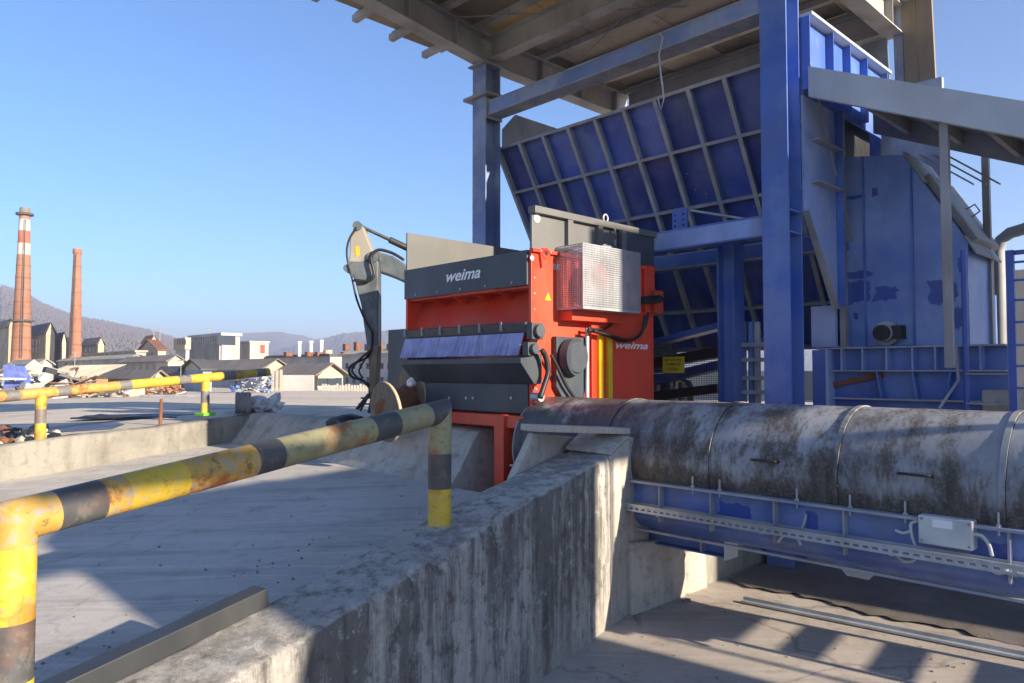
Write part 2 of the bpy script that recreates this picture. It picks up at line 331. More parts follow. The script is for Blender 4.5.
# ------------------------------------------------------------------ ground
def yz(x, y):
    p = from_w('L', (x, y, 0)); r = math.hypot(x, y)
    b = 1.62 if r < 16 else max(1.62 - .0195 * (r - 16), .36)
    if p.y < 6.5: b -= .25 * min(max((6.5 - p.y) / 4.5, 0), 1.5) * max(0, 1 - max(r - 16, 0) / 20)
    return b
mb = MB()
def strip(rows):
    V = []; F_ = []; n = len(rows[0])
    for r in rows:
        for p in r: q = to_w('L', (*p, 0)); V.append((q.x, q.y, yz(q.x, q.y)))
    for i in range(len(rows) - 1):
        for k in range(n - 1): F_.append((i * n + k, i * n + k + 1, (i + 1) * n + k + 1, (i + 1) * n + k))
    mb.add(V, F_)
xs = [-3500, -1500, -600, -300, -160, -110, -80, -60, -48, -38, -30, -24, -20, -17, -14.9]
lw = lambda y: -13.2 - .277 * (y - 2.1) - .28
rowsA = [[(x if x < -20 else lw(y) + (x + 14.9), y) for x in xs] for y in (-400, -100, -40, -15, -6, -2, 1, 4, 6.5)]
strip(rowsA)
xb = xs[:-1] + [lw(6.5), -13, -11, -9.45]
strip([[(x, y) for x in xb] for y in (6.5, 7.5, 9, 11, 13)])
xc = xb + [-5, 0, 10, 30, 80, 200, 600, 1500, 3500]
strip([[(x, y) for x in xc] for y in (13, 16, 20, 25, 32, 40, 50, 65, 80, 110, 160, 300, 700, 1500, 3500)])
struct('yard', mb, M['yard'])
mb = MB()
ps = [(-.2, -12), (-.2, -6), (-.2, 0), (-.2, 3)]
mb.add([to_w('R', (o, a, 0)) for a in (-14, -6, 0, 3) for o in (-.2, 3, 9, 30)], [(i * 4 + k, i * 4 + k + 1, i * 4 + k + 5, i * 4 + k + 4) for i in range(3) for k in range(3)])
struct('pit_floor', mb, M['floor'])
q = [(-9.45, 6.6), (-4.9, 6.6), (30, -2), (30, 13), (-9.45, 13)]
mb = MB(); mb.add([to_w('L', (x, y, -.02)) for x, y in [(-9.45, 5.9), (26, 5.9), (26, 13), (-9.45, 13)]], [(0, 1, 2, 3)])
struct('pit_floor_rear', mb, M['floor'])
# slab: gentle ramp between the two walls
def slab_z(a): return .885 + .061 * a
mb = MB(); V = []; na, no = 60, 30
for i in range(na + 1):
    for k in range(no + 1):
        o = -.5 - (8.6) * k / no; a0 = -8
        # end on line Ly = 5.95
        pw = to_w('R', (o, 0, 0)); l0 = from_w('L', pw); dl = RD[0] * EY[0] + RD[1] * EY[1]
        a1 = (6.02 - l0.y) / dl; a = a0 + (a1 - a0) * i / na
        p = to_w('R', (o, a, slab_z(a) + .012 * noise.noise(Vector((o * .5, a * .5, 0))))); V.append(p)
mb.add(V, [(i * (no + 1) + k, i * (no + 1) + k + 1, (i + 1) * (no + 1) + k + 1, (i + 1) * (no + 1) + k) for i in range(na) for k in range(no)])
struct('concrete_slab', mb, M['slab'], smooth=True)
# ------------------------------------------------------------------ unseen hall and stair shapes added behind the camera: they shade wall, slab and pit
SP = (-SUN_H.y, SUN_H.x)
FR['S'] = ((SUN_H.x * 9.0, SUN_H.y * 9.0), SP, (-SUN_H.x, -SUN_H.y))   # x: across the sun, y: away from the sun
M['bouncewhite'] = paint('bounce_white', (.80, .79, .76), (.6, .58, .54), .3, .9, .4)  # pale tone lets the unseen walls bounce light into the shade
T = Thing('hall', 'unseen white hall shape behind the camera, added to shade wall and slab', 'hall', 'S', (4.2, -2, 0))
T.part('wall', MB().prism([(2.38, 0, 0), (2.38, 0, 5.0), (2.6, 0, 5.6), (3.0, 0, 6.6), (3.7, 0, 7.06), (6.1, 0, 7.03), (6.1, 0, 0)], (0, -5, 0)), M['bouncewhite'])
T.part('shade_beam', MB().box(1.2, 2.85, -.3, -.1, 6.20, 6.36), M['steel'])
T.part('lintel', MB().box(6.1, 7.42, -.5, -.1, 6.02, 7.02), M['bouncewhite'])  # unseen band added to stop the sun above the gap
T.part('gap_rod', MB().cyl((6.47, -.2, 0), (6.47, -.2, 6.02), .035, 8), M['steel'])
FR['Q'] = ((SUN_H.x * 2.6, SUN_H.y * 2.6), SP, (-SUN_H.x, -SUN_H.y))  # unseen slats added to break the sunlight into floor stripes
T = Thing('sun_slats', 'unseen stair with flat treads beside the hall', 'blocker', 'Q', (7.2, -.2, 0))
dz_ = (9.0 - 2.6) * math.tan(SUN_EL)
for k in range(3, 14): T.part('tread', MB().box(6.80, 7.60, -.05, .0, 3.905 - dz_ + (k - 8) * .245, 4.02 - dz_ + (k - 8) * .245), M['steel'])
for x in (6.76, 7.63): T.part('slat_side', MB().box(x - .035, x + .035, -.08, .02, 0, 5.6 - dz_), M['steel'])
T = Thing('shade_block', 'unseen tall white block added at the right to shade hopper and casing', 'hall', 'S', (12, -3, 0))  # unseen block added to keep sun off hopper and casing
T.part('wall', MB().box(8.64, 12.6, -8, 0, 0, 9.3), M['bouncewhite'])
# ------------------------------------------------------------------ foreground wall (R frame: offset, along)
def wall_top(a):
    pts = [(-9, .45), (-6, .69), (-2.53, 1.114), (.08, 1.49), (1.62, 1.672)]
    for (a0, z0), (a1, z1) in zip(pts, pts[1:]):
        if a <= a1: return z0 + (z1 - z0) * (a - a0) / (a1 - a0)
    return pts[-1][1]
T = Thing('concrete_wall', 'long stained grey concrete wall rising to the right under the near yellow rail', 'wall', 'R', (-.28, -2, 0))
mb = MB(); N = 420; V = []; prof = None
for i in range(N + 1):
    a = -9 + (1.55 + 9) * i / N; z = wall_top(a); c = .035
    pr = [(0, -.1)] + [(0, z * k / 9) for k in range(0, 9)] + [(0, z - c), (-.012, z - .012), (-c, z)] + [(-.56 + .5 * k / 8, z) for k in range(7, 0, -1)] + [(-.56 + c, z), (-.56 + .012, z - .012), (-.56, z - c), (-.56, z - .6)]
    for j, (o, zz) in enumerate(pr):
        e = .016 if 9 < j < 14 or j > 19 else .007
        nv = noise.noise(Vector((o * 6, a * 5, zz * 6))) + .6 * noise.noise(Vector((o * 15, a * 14, zz * 15)))
        chip = -.10 * max(0, noise.noise(Vector((a * 3.6, 4, zz * .3))) + .5 * noise.noise(Vector((a * 11, 7, 0))) - .12) if 9 < j < 14 else 0
        V.append((o + e * nv + chip * 1.2, a, zz + (e * nv + chip if j > 9 else 0)))
n = len(pr)
mb.add(V, [(i * n + j, (i + 1) * n + j, (i + 1) * n + j + 1, i * n + j + 1) for i in range(N) for j in range(n - 1)] + [list(range(n)), list(range((N + 1) * n - 1, N * n - 1, -1))])
T.part('wall_body', mb, M['wall'], smooth=True)
# end pier: cleaner concrete cast on the wall's far end
e1 = 1.55
mb = MB(); mb.prism([(.006, e1, -.1), (.006, e1, 1.66), (.006, 2.08, 1.80), (.006, 2.08, -.1)], (-.5, 0, 0)); T.part('end_pier', mb, M['conc'], bevel=.015)
# wing behind the wall end (sloping face towards the slab)
p1, p2 = Ro(513, 479, -.57), Ro(534, 433, -.57); p3 = Ro(585, 438, -.57)
mb = MB(); mb.prism([(-.57, p1.y, p1.z - .9), (-.57, p1.y, p1.z), (-.57, p2.y, p2.z), (-.57, max(p3.y, 2.0), p3.z), (-.57, 2.05, p1.z - .9)], (-.07, .0, 0)); T.part('wing', mb, M['conc'], bevel=.012)
p4, p5 = Ro(580, 448, -.05), Ro(578, 438, -.3)
mb = MB(); mb.prism([(-.0, 1.56, 1.668), (-.0, 2.06, 1.80), (-.5, 2.06, p2.z - .03), (-.5, 1.56, 1.70)], (0, 0, .035)); T.part('end_coping', mb, M['conc'], bevel=.01)
# pale plank lying on the wall end
a_, b_ = Ro(529, 427, -.72), Ro(626, 438, -.02)
mb = MB(); zt = Ro(534, 433, -.57).z + .02
A1, B1 = Vector((-.60, p2.y - .06, zt + .035)), Vector((-.10, 2.1, 1.875))
mb.bar(A1, B1, .26, .065, (0, 0, 1)); solo('plank', 'pale thick plank lying across the far end of the stained concrete wall', 'plank', mb, M['plank'], 'R', tuple((A1 + B1) / 2), bevel=.008)
# pier, steps and low wall under the conveyor (plane Lx = -4.8)
T2 = Thing('stepped_concrete_pier', 'stepped pale concrete pier and low wall at the foot of the conveyor', 'pier', 'L', (-4.9, 7, 0))
mb = MB(); mb.prism([(-4.803, 6.2, .5), (-4.803, 6.2, 1.84), (-4.803, 6.375, 1.81), (-4.803, 6.63, 1.60), (-4.803, 6.64, .5)], (-.22, 0, 0)); T2.part('pier', mb, M['conc'], bevel=.012)
mb = MB(); mb.prism([(-4.72, 6.23, -.1), (-4.72, 6.23, .735), (-4.72, 7.08, .66), (-4.72, 7.2, .58), (-4.72, 7.22, -.1)], (-.48, 0, 0)); T2.part('step', mb, M['conc'], bevel=.03)
mb = MB(); mb.prism([(-4.77, 7.225, -.1), (-4.77, 7.225, .46), (-4.77, 7.5, .44), (-4.77, 7.72, .36), (-4.77, 7.75, -.1)], (-.4, 0, 0)); T2.part('step', mb, M['conc'], bevel=.03)
mb = MB(); mb.box(-5.1, -4.83, 7.755, 13, -.1, .42); T2.part('low_wall', mb, M['conc2'], bevel=.02)
# ------------------------------------------------------------------ pipe guard rails
def banded(path, r, bands, n=24, step=.05, cut0=None, cut1=None):
    """straight tube split where bands begin; cut0/cut1 = plane normals for mitred ends"""
    P = [Vector(p) for p in path]; mb = MB(); L_ = (P[-1] - P[0]).length; d = (P[-1] - P[0]).normalized(); u = d.orthogonal().normalized(); v = d.cross(u)
    for j, (s0, s1, k) in enumerate(bands):
        mb.mi = k; m = max(2, int((s1 - s0) / step)); V = []
        for i in range(m + 1):
            c = P[0] + d * (s0 + (s1 - s0) * i / m)
            for q in range(n):
                t = 2 * math.pi * q / n; o = (u * math.cos(t) + v * math.sin(t)) * r; p = c + o
                if i == 0 and j == 0 and cut0 is not None: p = p - d * (o.dot(cut0) / d.dot(cut0))
                if i == m and j == len(bands) - 1 and cut1 is not None: p = p - d * (o.dot(cut1) / d.dot(cut1))
                V.append(p)
        fs = [(i * n + q, i * n + (q + 1) % n, (i + 1) * n + (q + 1) % n, (i + 1) * n + q) for i in range(m) for q in range(n)]
        if j == 0: fs.append(list(range(n - 1, -1, -1)))
        if j == len(bands) - 1: fs.append(list(range(m * n, (m + 1) * n)))
        mb.add(V, fs)
    return mb
M['rr'] = railmat('rail_rusted', (.50, .30, .06), 1.3)
PM = [M['ry'], M['rb'], M['ry2'], M['rg'], M['rb2'], M['rr']]
RO = -.378
T = Thing('guard_rail', 'near thick pipe guard rail with worn yellow and black bands on the stained wall', 'guard rail', 'R', (RO, -.8, 1.33))
far, near = Vector((RO, -.8, 2.2)), Vector((RO, -3.735, 1.894))
d = (far - near).normalized(); Lp = (far - near).length
def along(px, py): q = Ro(px, py, RO); return (q - near).dot(d)
ss = [0, along(52, 510), along(98, 497), along(122, 490), along(180, 475), along(250, 457), along(276, 450), along(368, 428), along(393, 422), along(425, 415), Lp + .02]
ss[0] = -.02
ks = [5, 1, 5, 0, 5, 1, 3, 1, 3, 1]
bands = [(ss[i] if i else 0, ss[i + 1], ks[i]) for i in range(len(ks))]
up = Vector((0, 0, 1)); bands[-1] = (bands[-1][0], Lp, bands[-1][2])
T.part('pipe', banded([near, far], .088, bands, cut0=(d + up), cut1=(d - up)), PM, smooth='auto')
def post(T, base, top, r, bands, name='post', cut=None):
    base, top = Vector(base), Vector(top); h = (top - base).length
    return T.part(name, banded([base, top], r, [(a * h, b * h, k) for a, b, k in bands], cut1=cut), PM, smooth='auto')
post(T, (RO, -.8, 1.30), (RO, -.8, 2.2), .088, [(0, .37, 0), (.37, .66, 1), (.66, 1, 3)], cut=(d - up))
post(T, (RO, -3.735, .9), (RO, -3.735, 1.894), .088, [(0, .36, 0), (.36, .60, 1), (.60, .9, 0), (.9, 1, 5)], cut=(d + up))
mb = MB(); mb.cyl((RO, -.8, 1.33), (RO, -.8, 1.365), .105, 24); T.part('mortar_collar', mb, M['conc'], smooth='auto')
LO = -9.22
T = Thing('guard_rail', 'far yellow and black pipe guard rail on the low wall at the left', 'guard rail', 'R', (LO, 2.4, 1.5))
q0, q1 = Vector((LO, -.9, 2.043)), Ro(268, 372, LO)
d = (q1 - q0).normalized()
def al2(px, py): return (Ro(px, py, LO) - q0).dot(d)
ss = [0, al2(4, 397), al2(18, 396), al2(56, 391), al2(69, 389.5), al2(118, 384), al2(130, 383), al2(177, 378.5), al2(189, 377), al2(222, 374.5), al2(234, 373), al2(255, 371.5), al2(264, 371), (q1 - q0).length]
T.part('pipe', banded([q0, q1], .084, [(ss[i], ss[i + 1], [5, 4, 5, 4, 5, 4, 0, 4, 0, 4, 0, 4, 0][i]) for i in range(len(ss) - 1)], n=16), PM, smooth=True)
for px, py in ((40, 437), (205, 414), (-75, 457)):
    b = Ro(px, py, LO); t_ = q0 + d * ((b.y - q0.y) / d.y)
    post(T, (LO, b.y, b.z - .05), t_, .078, [(0, .36, 0), (.36, .66, 4), (.66, 1, 0)])
b = Ro(205, 414, LO); mb = MB(); mb.box(LO - .13, LO + .14, b.y - .13, b.y + .13, b.z - .03, b.z + .03)
solo('base_cover', 'bright lime green plate round the foot of the far rail post', 'cover', mb, M['lime'], 'R', (LO, b.y, b.z), bevel=.01)
# low wall at the left
mb = MB(); V = []; N = 90
for i in range(N + 1):
    a = -5 + 10.15 * i / N; zt = 1.405 + .0495 * a; zb = slab_z(a) - .1
    pr = [(-9.04, zb), (-9.05, zb + (zt - zb) * .35), (-9.05, zb + (zt - zb) * .7), (-9.055, zt - .03), (-9.09, zt), (-9.22, zt + .005), (-9.35, zt), (-9.385, zt - .04), (-9.385, zb)]
    for j, (o, z) in enumerate(pr):
        nv = .025 * noise.noise(Vector((o * 4, a * 3, z * 5))) + .012 * noise.noise(Vector((o * 9, a * 11, z * 11))); V.append((o + nv, a, z + nv * (j > 2)))
n = 9; mb.add(V, [(i * n + j, (i + 1) * n + j, (i + 1) * n + j + 1, i * n + j + 1) for i in range(N) for j in range(n - 1)] + [list(range(n)), list(range((N + 1) * n - 1, N * n - 1, -1))])
solo('concrete_wall', 'low crumbling tan concrete wall along the left side of the slab', 'wall', mb, M['conc2'], 'R', (-9.2, 0, .8), smooth=True)
# berm: sloping concrete bank closing the slab towards the yard
mb = MB(); V = []; N = 60
pr0 = [(5.96, -.12), (6.0, .03), (6.16, .22), (6.33, .50), (6.46, .70), (6.56, .745), (6.9, .745), (6.9, -.1)]
for i in range(N + 1):
    x = -15.6 + (15.6 - 7.42) * i / N; zb = 1.02 + .02 * (-7.4 - x); k = 1 if x > -9.2 else max(.75, 1 - (-9.2 - x) * .04)
    for j, (y, z) in enumerate(pr0):
        nv = .012 * noise.noise(Vector((x * 3, y * 5, z * 5))); ksc = k * .95 if z > 0 else 1
        V.append((x, y + nv, zb + z * ksc * (1.0 if x > -9 else .93) + nv))
n = len(pr0); mb.add(V, [(i * n + j, (i + 1) * n + j, (i + 1) * n + j + 1, i * n + j + 1) for i in range(N) for j in range(n - 1)] + [list(range(n)), list(range((N + 1) * n - 1, N * n - 1, -1))])
solo('concrete_bank', 'sloping pale concrete bank at the end of the slab below the red machine', 'bank', mb, M['conc'], 'L', (-11, 6.4, 1), smooth='auto')
# grey square tube lying on the wall edge
e0, e1_ = Ro(268, 591, -.5), Vector((-.60, -4.6, 0)); e0.z = wall_top(e0.y) + .055; e1_.z = wall_top(-4.6) + .055; e0.x = -.555
mb = MB(); mb.bar((-.60, -4.4, e1_.z + .02), e0, .125, .11); solo('steel_tube', 'dark grey square steel tube lying along the inner edge of the stained wall', 'steel tube', mb, M['tube'], 'R', tuple(e0), bevel=.006)
# ------------------------------------------------------------------ small things along the left wall
bs = Ro(243, 414, -9.3)
T = Thing('cable_coil', 'small dark coil of cable standing on the low wall beside the far rail', 'cable coil', 'R', (bs.x, bs.y, bs.z))
mb = MB()
for k in range(9):
    ax_ = Vector((.64, .77, 0)); pe_ = Vector((-.77, .64, 0)); c = Vector(bs) + ax_ * (-.13 + k * .033) + Vector((0, 0, .22)); rr = .20 + .012 * math.sin(k * 2.1)
    mb.tube([c + pe_ * (math.cos(t * .3927) * .18) + Vector((0, 0, math.sin(t * .3927) * rr)) for t in range(17)], .02, 6, cap=False)
T.part('windings', mb, M['steel'], smooth=True)
mb = MB(); mb.cyl(Vector(bs) - ax_ * .14 + Vector((0, 0, .22)), Vector(bs) + ax_ * .15 + Vector((0, 0, .22)), .13, 14); T.part('core', mb, M['black'], smooth='auto')
bb = Ro(262, 412, -9.3)
mb = MB()
for k, (dx, dy, r_) in enumerate(((0, 0, .20), (.12, .25, .22), (-.1, .3, .16))): mb.blob((bb.x + dx, bb.y + dy - .1, bb.z + r_ * .6), r_, 3, 1.1, k + 4, .8)
solo('plastic_bag', 'crumpled clear plastic bag at the end of the low left wall', 'bag', mb, M['film'], 'R', (bb.x, bb.y, bb.z))
bb = Ro(251, 413, -9.25); mb = MB(); mb.blob((bb.x, bb.y, bb.z + .05), .09, 2, .8, 3, .6); solo('brick_rubble', 'orange brick lump beside the clear plastic bag', 'rubble', mb, M['rust'], 'R', (bb.x, bb.y, bb.z))
st = Ro(160, 426, -9.6); mb = MB(); mb.cyl((st.x, st.y, st.z - .2), (st.x + .01, st.y + .01, Ro(160, 399, -9.6).z), .035, 8, .028); solo('wooden_stake', 'short brown wooden stake standing behind the low left wall', 'stake', mb, M['rust'], 'R', tuple(st))
def sheet_patch(name, label, cat, px, mat, lift=.006, kind=None):
    V = []
    for (x, y) in px:
        z = 1.4
        for _ in range(12): q = onZ(x, y, z); z = yz(q.x, q.y) + lift
        V.append(q)
    mb = MB(); mb.add(V, [list(range(len(V)))])
    return V, mb
V, mb = sheet_patch('', '', '', [(0, 424), (60, 423), (112, 421), (125, 424), (112, 429), (60, 432), (0, 433)], M['yardshade'])
struct('shadow_patch', mb, M['yardshade'])  # dark patches coloured as the roof's shadow on the yard
V, mb = sheet_patch('', '', '', [(150, 410.5), (210, 407.5), (235, 407.5), (235, 409), (160, 411.5)], M['yardshade'])
struct('shadow_patch', mb, M['yardshade'])
c = V = None
q = onZ(112, 421, 1.45)
mb = MB(); rng = random.Random(3)
G = [[Vector((q.x + .55 * i - .6, q.y + .28 * k - .5, yz(q.x, q.y) + .06 + .06 * noise.noise(Vector((i * .9, k * .9, 2))))) for k in range(5)] for i in range(5)]
mb.add([p for r in G for p in r] , [(i * 5 + k, (i + 1) * 5 + k, (i + 1) * 5 + k + 1, i * 5 + k + 1) for i in range(4) for k in range(4)])
o = solo('plastic_sheet', 'crumpled black plastic sheet lying by the puddle behind the low wall', 'sheet', mb, M['black'], base=(q.x, q.y, yz(q.x, q.y)), smooth=True)
md = o.modifiers.new('solid', 'SOLIDIFY'); md.thickness = .03
# rubble behind the low wall, lower left
rng = random.Random(11)
mb = MB(); mr = [M['black'], M['conc2'], M['plank'], M['black'], M['rust']]
for k in range(70):
    px, py = rng.uniform(-4, 36) if k < 55 else rng.uniform(30, 60), rng.uniform(429, 441); q = onZ(px, py, 1.44); r_ = rng.uniform(.03, .12); mb.mi = rng.randrange(5); mb.blob((q.x, q.y, yz(q.x, q.y) + r_ * .4), r_, 1, .8, k, .7)
link('rubble', mb, mr, kind='stuff')
# ------------------------------------------------------------------ cable spool on the bank
sp = Vector((-9.25, 6.62, 1.95)); axd = Vector((.12, 1, .36)).normalized()
c0 = Ly(386, 412, 6.0); c1 = Ly(412, 394, 6.62); axd = Vector((.10, 1, .10)).normalized()
T = Thing('cable_spool', 'weathered wooden cable spool lying tilted on the concrete bank', 'cable spool', 'L', tuple(c0 - Vector((0, 0, .4))))
def disc(c, d, r, th, n=30):
    mb = MB(); mb.cyl(c - d * th / 2, c + d * th / 2, r, n); return mb
for c, r_ in ((c0, .43), (c1, .40)):
    T.part('flange', disc(c, axd, r_, .05), M['wood'], smooth='auto'); T.part('rim', disc(c, axd, r_ + .006, .034), M['woodedge'], smooth='auto')
mb = MB(); mb.cyl(c0, c1, .19, 20); T.part('core', mb, M['rust'], smooth='auto')
q = Ly(411, 383, 6.5); mb = MB(); mb.blob((q.x, q.y, q.z), .07, 2, .7, 8); solo('rag', 'small red and white rag on top of the cable spool', 'rag', mb, M['white'], 'L', tuple(q))
# ------------------------------------------------------------------ lettering helper
def text_mesh(body, h, shear=0, bold=0):
    cu = bpy.data.curves.new('lettering', 'FONT'); cu.body = body; cu.size = 1; cu.shear = shear; cu.offset = bold; cu.extrude = .0; cu.resolution_u = 3; cu.align_x = 'LEFT'
    to = bpy.data.objects.new('lettering', cu); COL.objects.link(to)
    dg = bpy.context.evaluated_depsgraph_get(); me = bpy.data.meshes.new_from_object(to.evaluated_get(dg))
    v = [x.co.copy() for x in me.vertices]; f = [list(p.vertices) for p in me.polygons]
    bpy.data.objects.remove(to); bpy.data.curves.remove(cu); bpy.data.meshes.remove(me)
    x0, x1 = min(p.x for p in v), max(p.x for p in v); y0, y1 = min(p.y for p in v), max(p.y for p in v)
    return [((p.x - x0) / (x1 - x0), (p.y - y0) / (y1 - y0)) for p in v], f
def text_on(body, p00, u, vv, shear=0, bold=0):
    """lettering fitted to the box p00 + s*u + t*vv"""
    v, f = text_mesh(body, 1, shear, bold); mb = MB(); p00, u, vv = Vector(p00), Vector(u), Vector(vv)
    mb.add([p00 + u * s + vv * t for s, t in v], f); return mb
# ------------------------------------------------------------------ red shredder (L frame)
MF, MS, ML, MBK = 6.6, -6.55, -9.25, 9.2
T = Thing('shredder', 'red and anthracite industrial shredder with open hopper between rail and steel frame', 'shredder', 'L', (-7.9, 7.9, 0))
zt = Ly(528, 250, MF).z; zl = Ly(528, 285, MF).z
z_r1 = Ly(526, 330, MF).z; zbar = Ly(523, 383, MF).z; zb = Ly(530, 414, MF).z
# side plates
mb = MB(); mb.box(MS - .05, MS, MF, MBK, zb - .02, zt); side = T.part('side_plate', mb, M['red'], bevel=.006)
mb = MB(); mb.box(ML, ML + .05, MF, MBK, zb, zt - .02); T.part('side_plate', mb, M['red'], bevel=.006)
mb = MB(); mb.box(ML + .05, MS - .05, MBK - .05, MBK, zb, zt); T.part('rear_plate', mb, M['red'])
mb = MB(); mb.box(ML + .05, MS - .05, MF + .3, MBK - .05, zb - .3, zb + .1); T.part('rotor_housing', mb, M['red'])
# header panel
mb = MB(); mb.box(ML, MS - .052, MF - .03, MF + .03, zl, zt); hd = T.part('header_panel', mb, M['dark'], bevel=.006)
q = Ly(446.5, 282.5, MF - .034); q2 = Ly(480.5, 269, MF - .034)
hh = Ly(446.5, 270.5, MF - .034).z - q.z
T.part('logo_lettering', text_on('weima', (q.x, MF - .0345, q.z), (q2.x - q.x, 0, 0), (0, 0, hh * .9), .35, .02), M['white'], hd)
bolts = MB()
for k in range(5): bolts.cyl((ML + .3 + k * .52, MF - .045, zl + .05), (ML + .3 + k * .52, MF - .02, zl + .05), .014, 8)
T.part('bolt_row', bolts, M['galv'], hd)
# recessed red feed plate with gussets
mb = MB(); mb.hexa([(ML + .05, MF + .02, z_r1), (MS - .05, MF + .02, z_r1), (MS - .05, MF + .06, z_r1), (ML + .05, MF + .06, z_r1), (ML + .05, MF + .38, zl + .02), (MS - .05, MF + .38, zl + .02), (MS - .05, MF + .42, zl + .02), (ML + .05, MF + .42, zl + .02)])
T.part('feed_plate', mb, M['red'])
mb = MB(); mb.box(ML + .05, MS - .05, MF + .03, MF + .42, zl - .03, zl + .0); T.part('lintel', mb, M['red'])
for k in range(4):
    x = ML + .62 + k * .47; mb = MB(); mb.prism([(x, MF - .0, zl - .03), (x, MF + .36, zl - .03), (x, MF + .34, zl - .16)], (.025, 0, 0)); T.part('gusset', mb, M['red'])
# brush curtain
zb1 = z_r1 + .02
mb = MB(); mb.bar((ML + .05, MF - .02, zb1), (MS - .05, MF - .02, zb1), .05, .16, (0, -.35, 1)); T.part('brush_clamp', mb, M['dark'], bevel=.005)
bot = Ly(523, 357, MF - .24).z
seg = (MS - ML - .14) / 6
rng = random.Random(5)
for k in range(6):
    x0 = ML + .07 + k * seg; mb = MB(); n = 30
    for i in range(n):
        x = x0 + .012 + (seg - .03) * i / (n - 1); j = rng.uniform(-.004, .004); zz = bot + .02 + rng.uniform(0, .01)
        mb.bar((x, MF - .055, zb1 - .06), (x + j, MF - .16 + rng.uniform(-.01, .01), zz), .015, .012)
    T.part('brush', mb, M['bristle'])
    mb = MB(); mb.box(x0 - .012, x0 + .02, MF - .075, MF - .045, zb1 - .02, zb1 + .10); T.part('brush_clip', mb, M['steel'])
# tray
zt0, zt1 = Ly(523, 358, MF - .27).z, Ly(523, 384, MF - .05).z
x0, x1 = Ly(401, 362, MF - .27).x, Ly(521, 357, MF - .27).x
mb = MB(); mb.prism([(x0, MF - .27, zt0), (x0, MF - .27, zt0 - .06), (x0, MF - .04, zt1), (x0, MF + .1, zt1), (x0, MF + .1, zt0 + .06), (x0, MF - .1, zt0 + .02)], (x1 - x0, 0, 0)); T.part('discharge_tray', mb, M['dark'], bevel=.006)
mb = MB(); mb.box(ML + .15, MS - .05, MF - .02, MF + .06, zb + .0, zt1); lp = T.part('lower_plate', mb, M['dark'], bevel=.005)
for px in (449, 466, 473, 511):
    q = Ly(px, 398, MF - .03); mb = MB(); mb.cyl((q.x, MF - .035, q.z), (q.x, MF - .01, q.z), .02, 8); T.part('bolt', mb, M['galv'], lp)
# base frame and legs
mb = MB(); mb.box(ML, MS - .35, MF - .18, MF - .02, zb - .17, zb - .02); T.part('base_beam', mb, M['red'], bevel=.008)
lx0, lx1 = Ly(494, 440, MF - .2).x, Ly(503.5, 440, MF - .2).x
for yy in (MF - .2, MBK - .4):
    mb = MB(); mb.box(lx0, lx1, yy, yy + .28, -.02, zb - .025); T.part('leg', mb, M['red'], bevel=.006)
mb = MB(); mb.box(lx1 + .002, MS + .01, MF - .16, MF + .1, zb - .18, zb - .025); T.part('leg_bracket', mb, M['red'], bevel=.006)
for yy in (MF + .25, MBK - .4):
    mb = MB(); mb.box(ML + .1, ML + .3, yy, yy + .2, 0, zb - .025); T.part('leg', mb, M['red'])
mb = MB(); mb.box(-8.0, MS + .1, MF + .45, MF + .65, zb - .42, zb - .24); T.part('cross_beam', mb, M['galv'])
mb = MB(); mb.box(-8.0, MS + .25, MF + .7, MF + .8, .6, zb - .4); T.part('chute_skirt', mb, M['blueneat'])
mb = MB(); mb.box(-8.2, -7.0, MF + .35, MF + .4, .9, zb - .2); T.part('underguard', mb, M['red'])
# hopper walls above
q = Lx(407, 233, ML); ztop = q.z; ye = Lx(483, 243, ML)
mb = MB(); mb.box(ML, ML + .03, MF, MBK, zt - .02, ztop); T.part('hopper_wall', mb, M['hopgrey'], bevel=.004)
zr = Lx(530, 205, MS).z
mb = MB(); mb.box(MS - .06, MS - .02, MF + .03, MBK, zt, zr); hw = T.part('hopper_wall', mb, M['hopgrey'], bevel=.004)
mb = MB(); mb.box(MS - .08, MS + .05, MF + .02, MBK + .05, zr - .09, zr); T.part('top_rim', mb, M['hopgrey'], hw, bevel=.005)
for px in (568.5, 598.5, 622):
    q = Lx(px, 235, MS); mb = MB(); mb.box(MS - .02, MS + .045, q.y - .05, q.y + .05, zt, zr - .092); T.part('stiffener', mb, M['hopgrey'], hw, bevel=.004)
mb = MB(); mb.box(ML + .03, MS - .06, MBK - .04, MBK, zt, zr); T.part('hopper_rear', mb, M['dark'])
q = Lx(618, 225, MS); mb = MB(); mb.box(MS - .015, MS + .03, q.y, MBK - .02, zt, zr - .093); T.part('rear_door', mb, M['dark'], hw)
mb = MB(); q = Lx(612, 228, MS)
for k in range(3): mb.cyl((MS + .05, q.y, zt + .08 + k * .16), (MS + .05, q.y, zt + .16 + k * .16), .018, 8)
T.part('hinge', mb, M['steel'], hw)
q = Lx(606, 214, MS); mb = MB(); mb.tube([(MS - .01, q.y + .05 * math.cos(t * .524), zr + .05 + .055 * math.sin(t * .524)) for t in range(13)], .014, 6, cap=False); T.part('lifting_eye', mb, M['galv'], hw, smooth=True)
q = Lx(538, 218, MS); mb = MB(); mb.cyl((MS - .02, q.y, q.z), (MS + .004 - .018, q.y, q.z), .055, 20); T.part('sticker', mb, M['white'], hw)
mb = MB(); mb.bar((MS - .015, q.y - .02, q.z - .03), (MS - .015, q.y + .02, q.z + .035), .004, .02, (1, 0, 0)); T.part('sticker_mark', mb, M['stred'], hw)
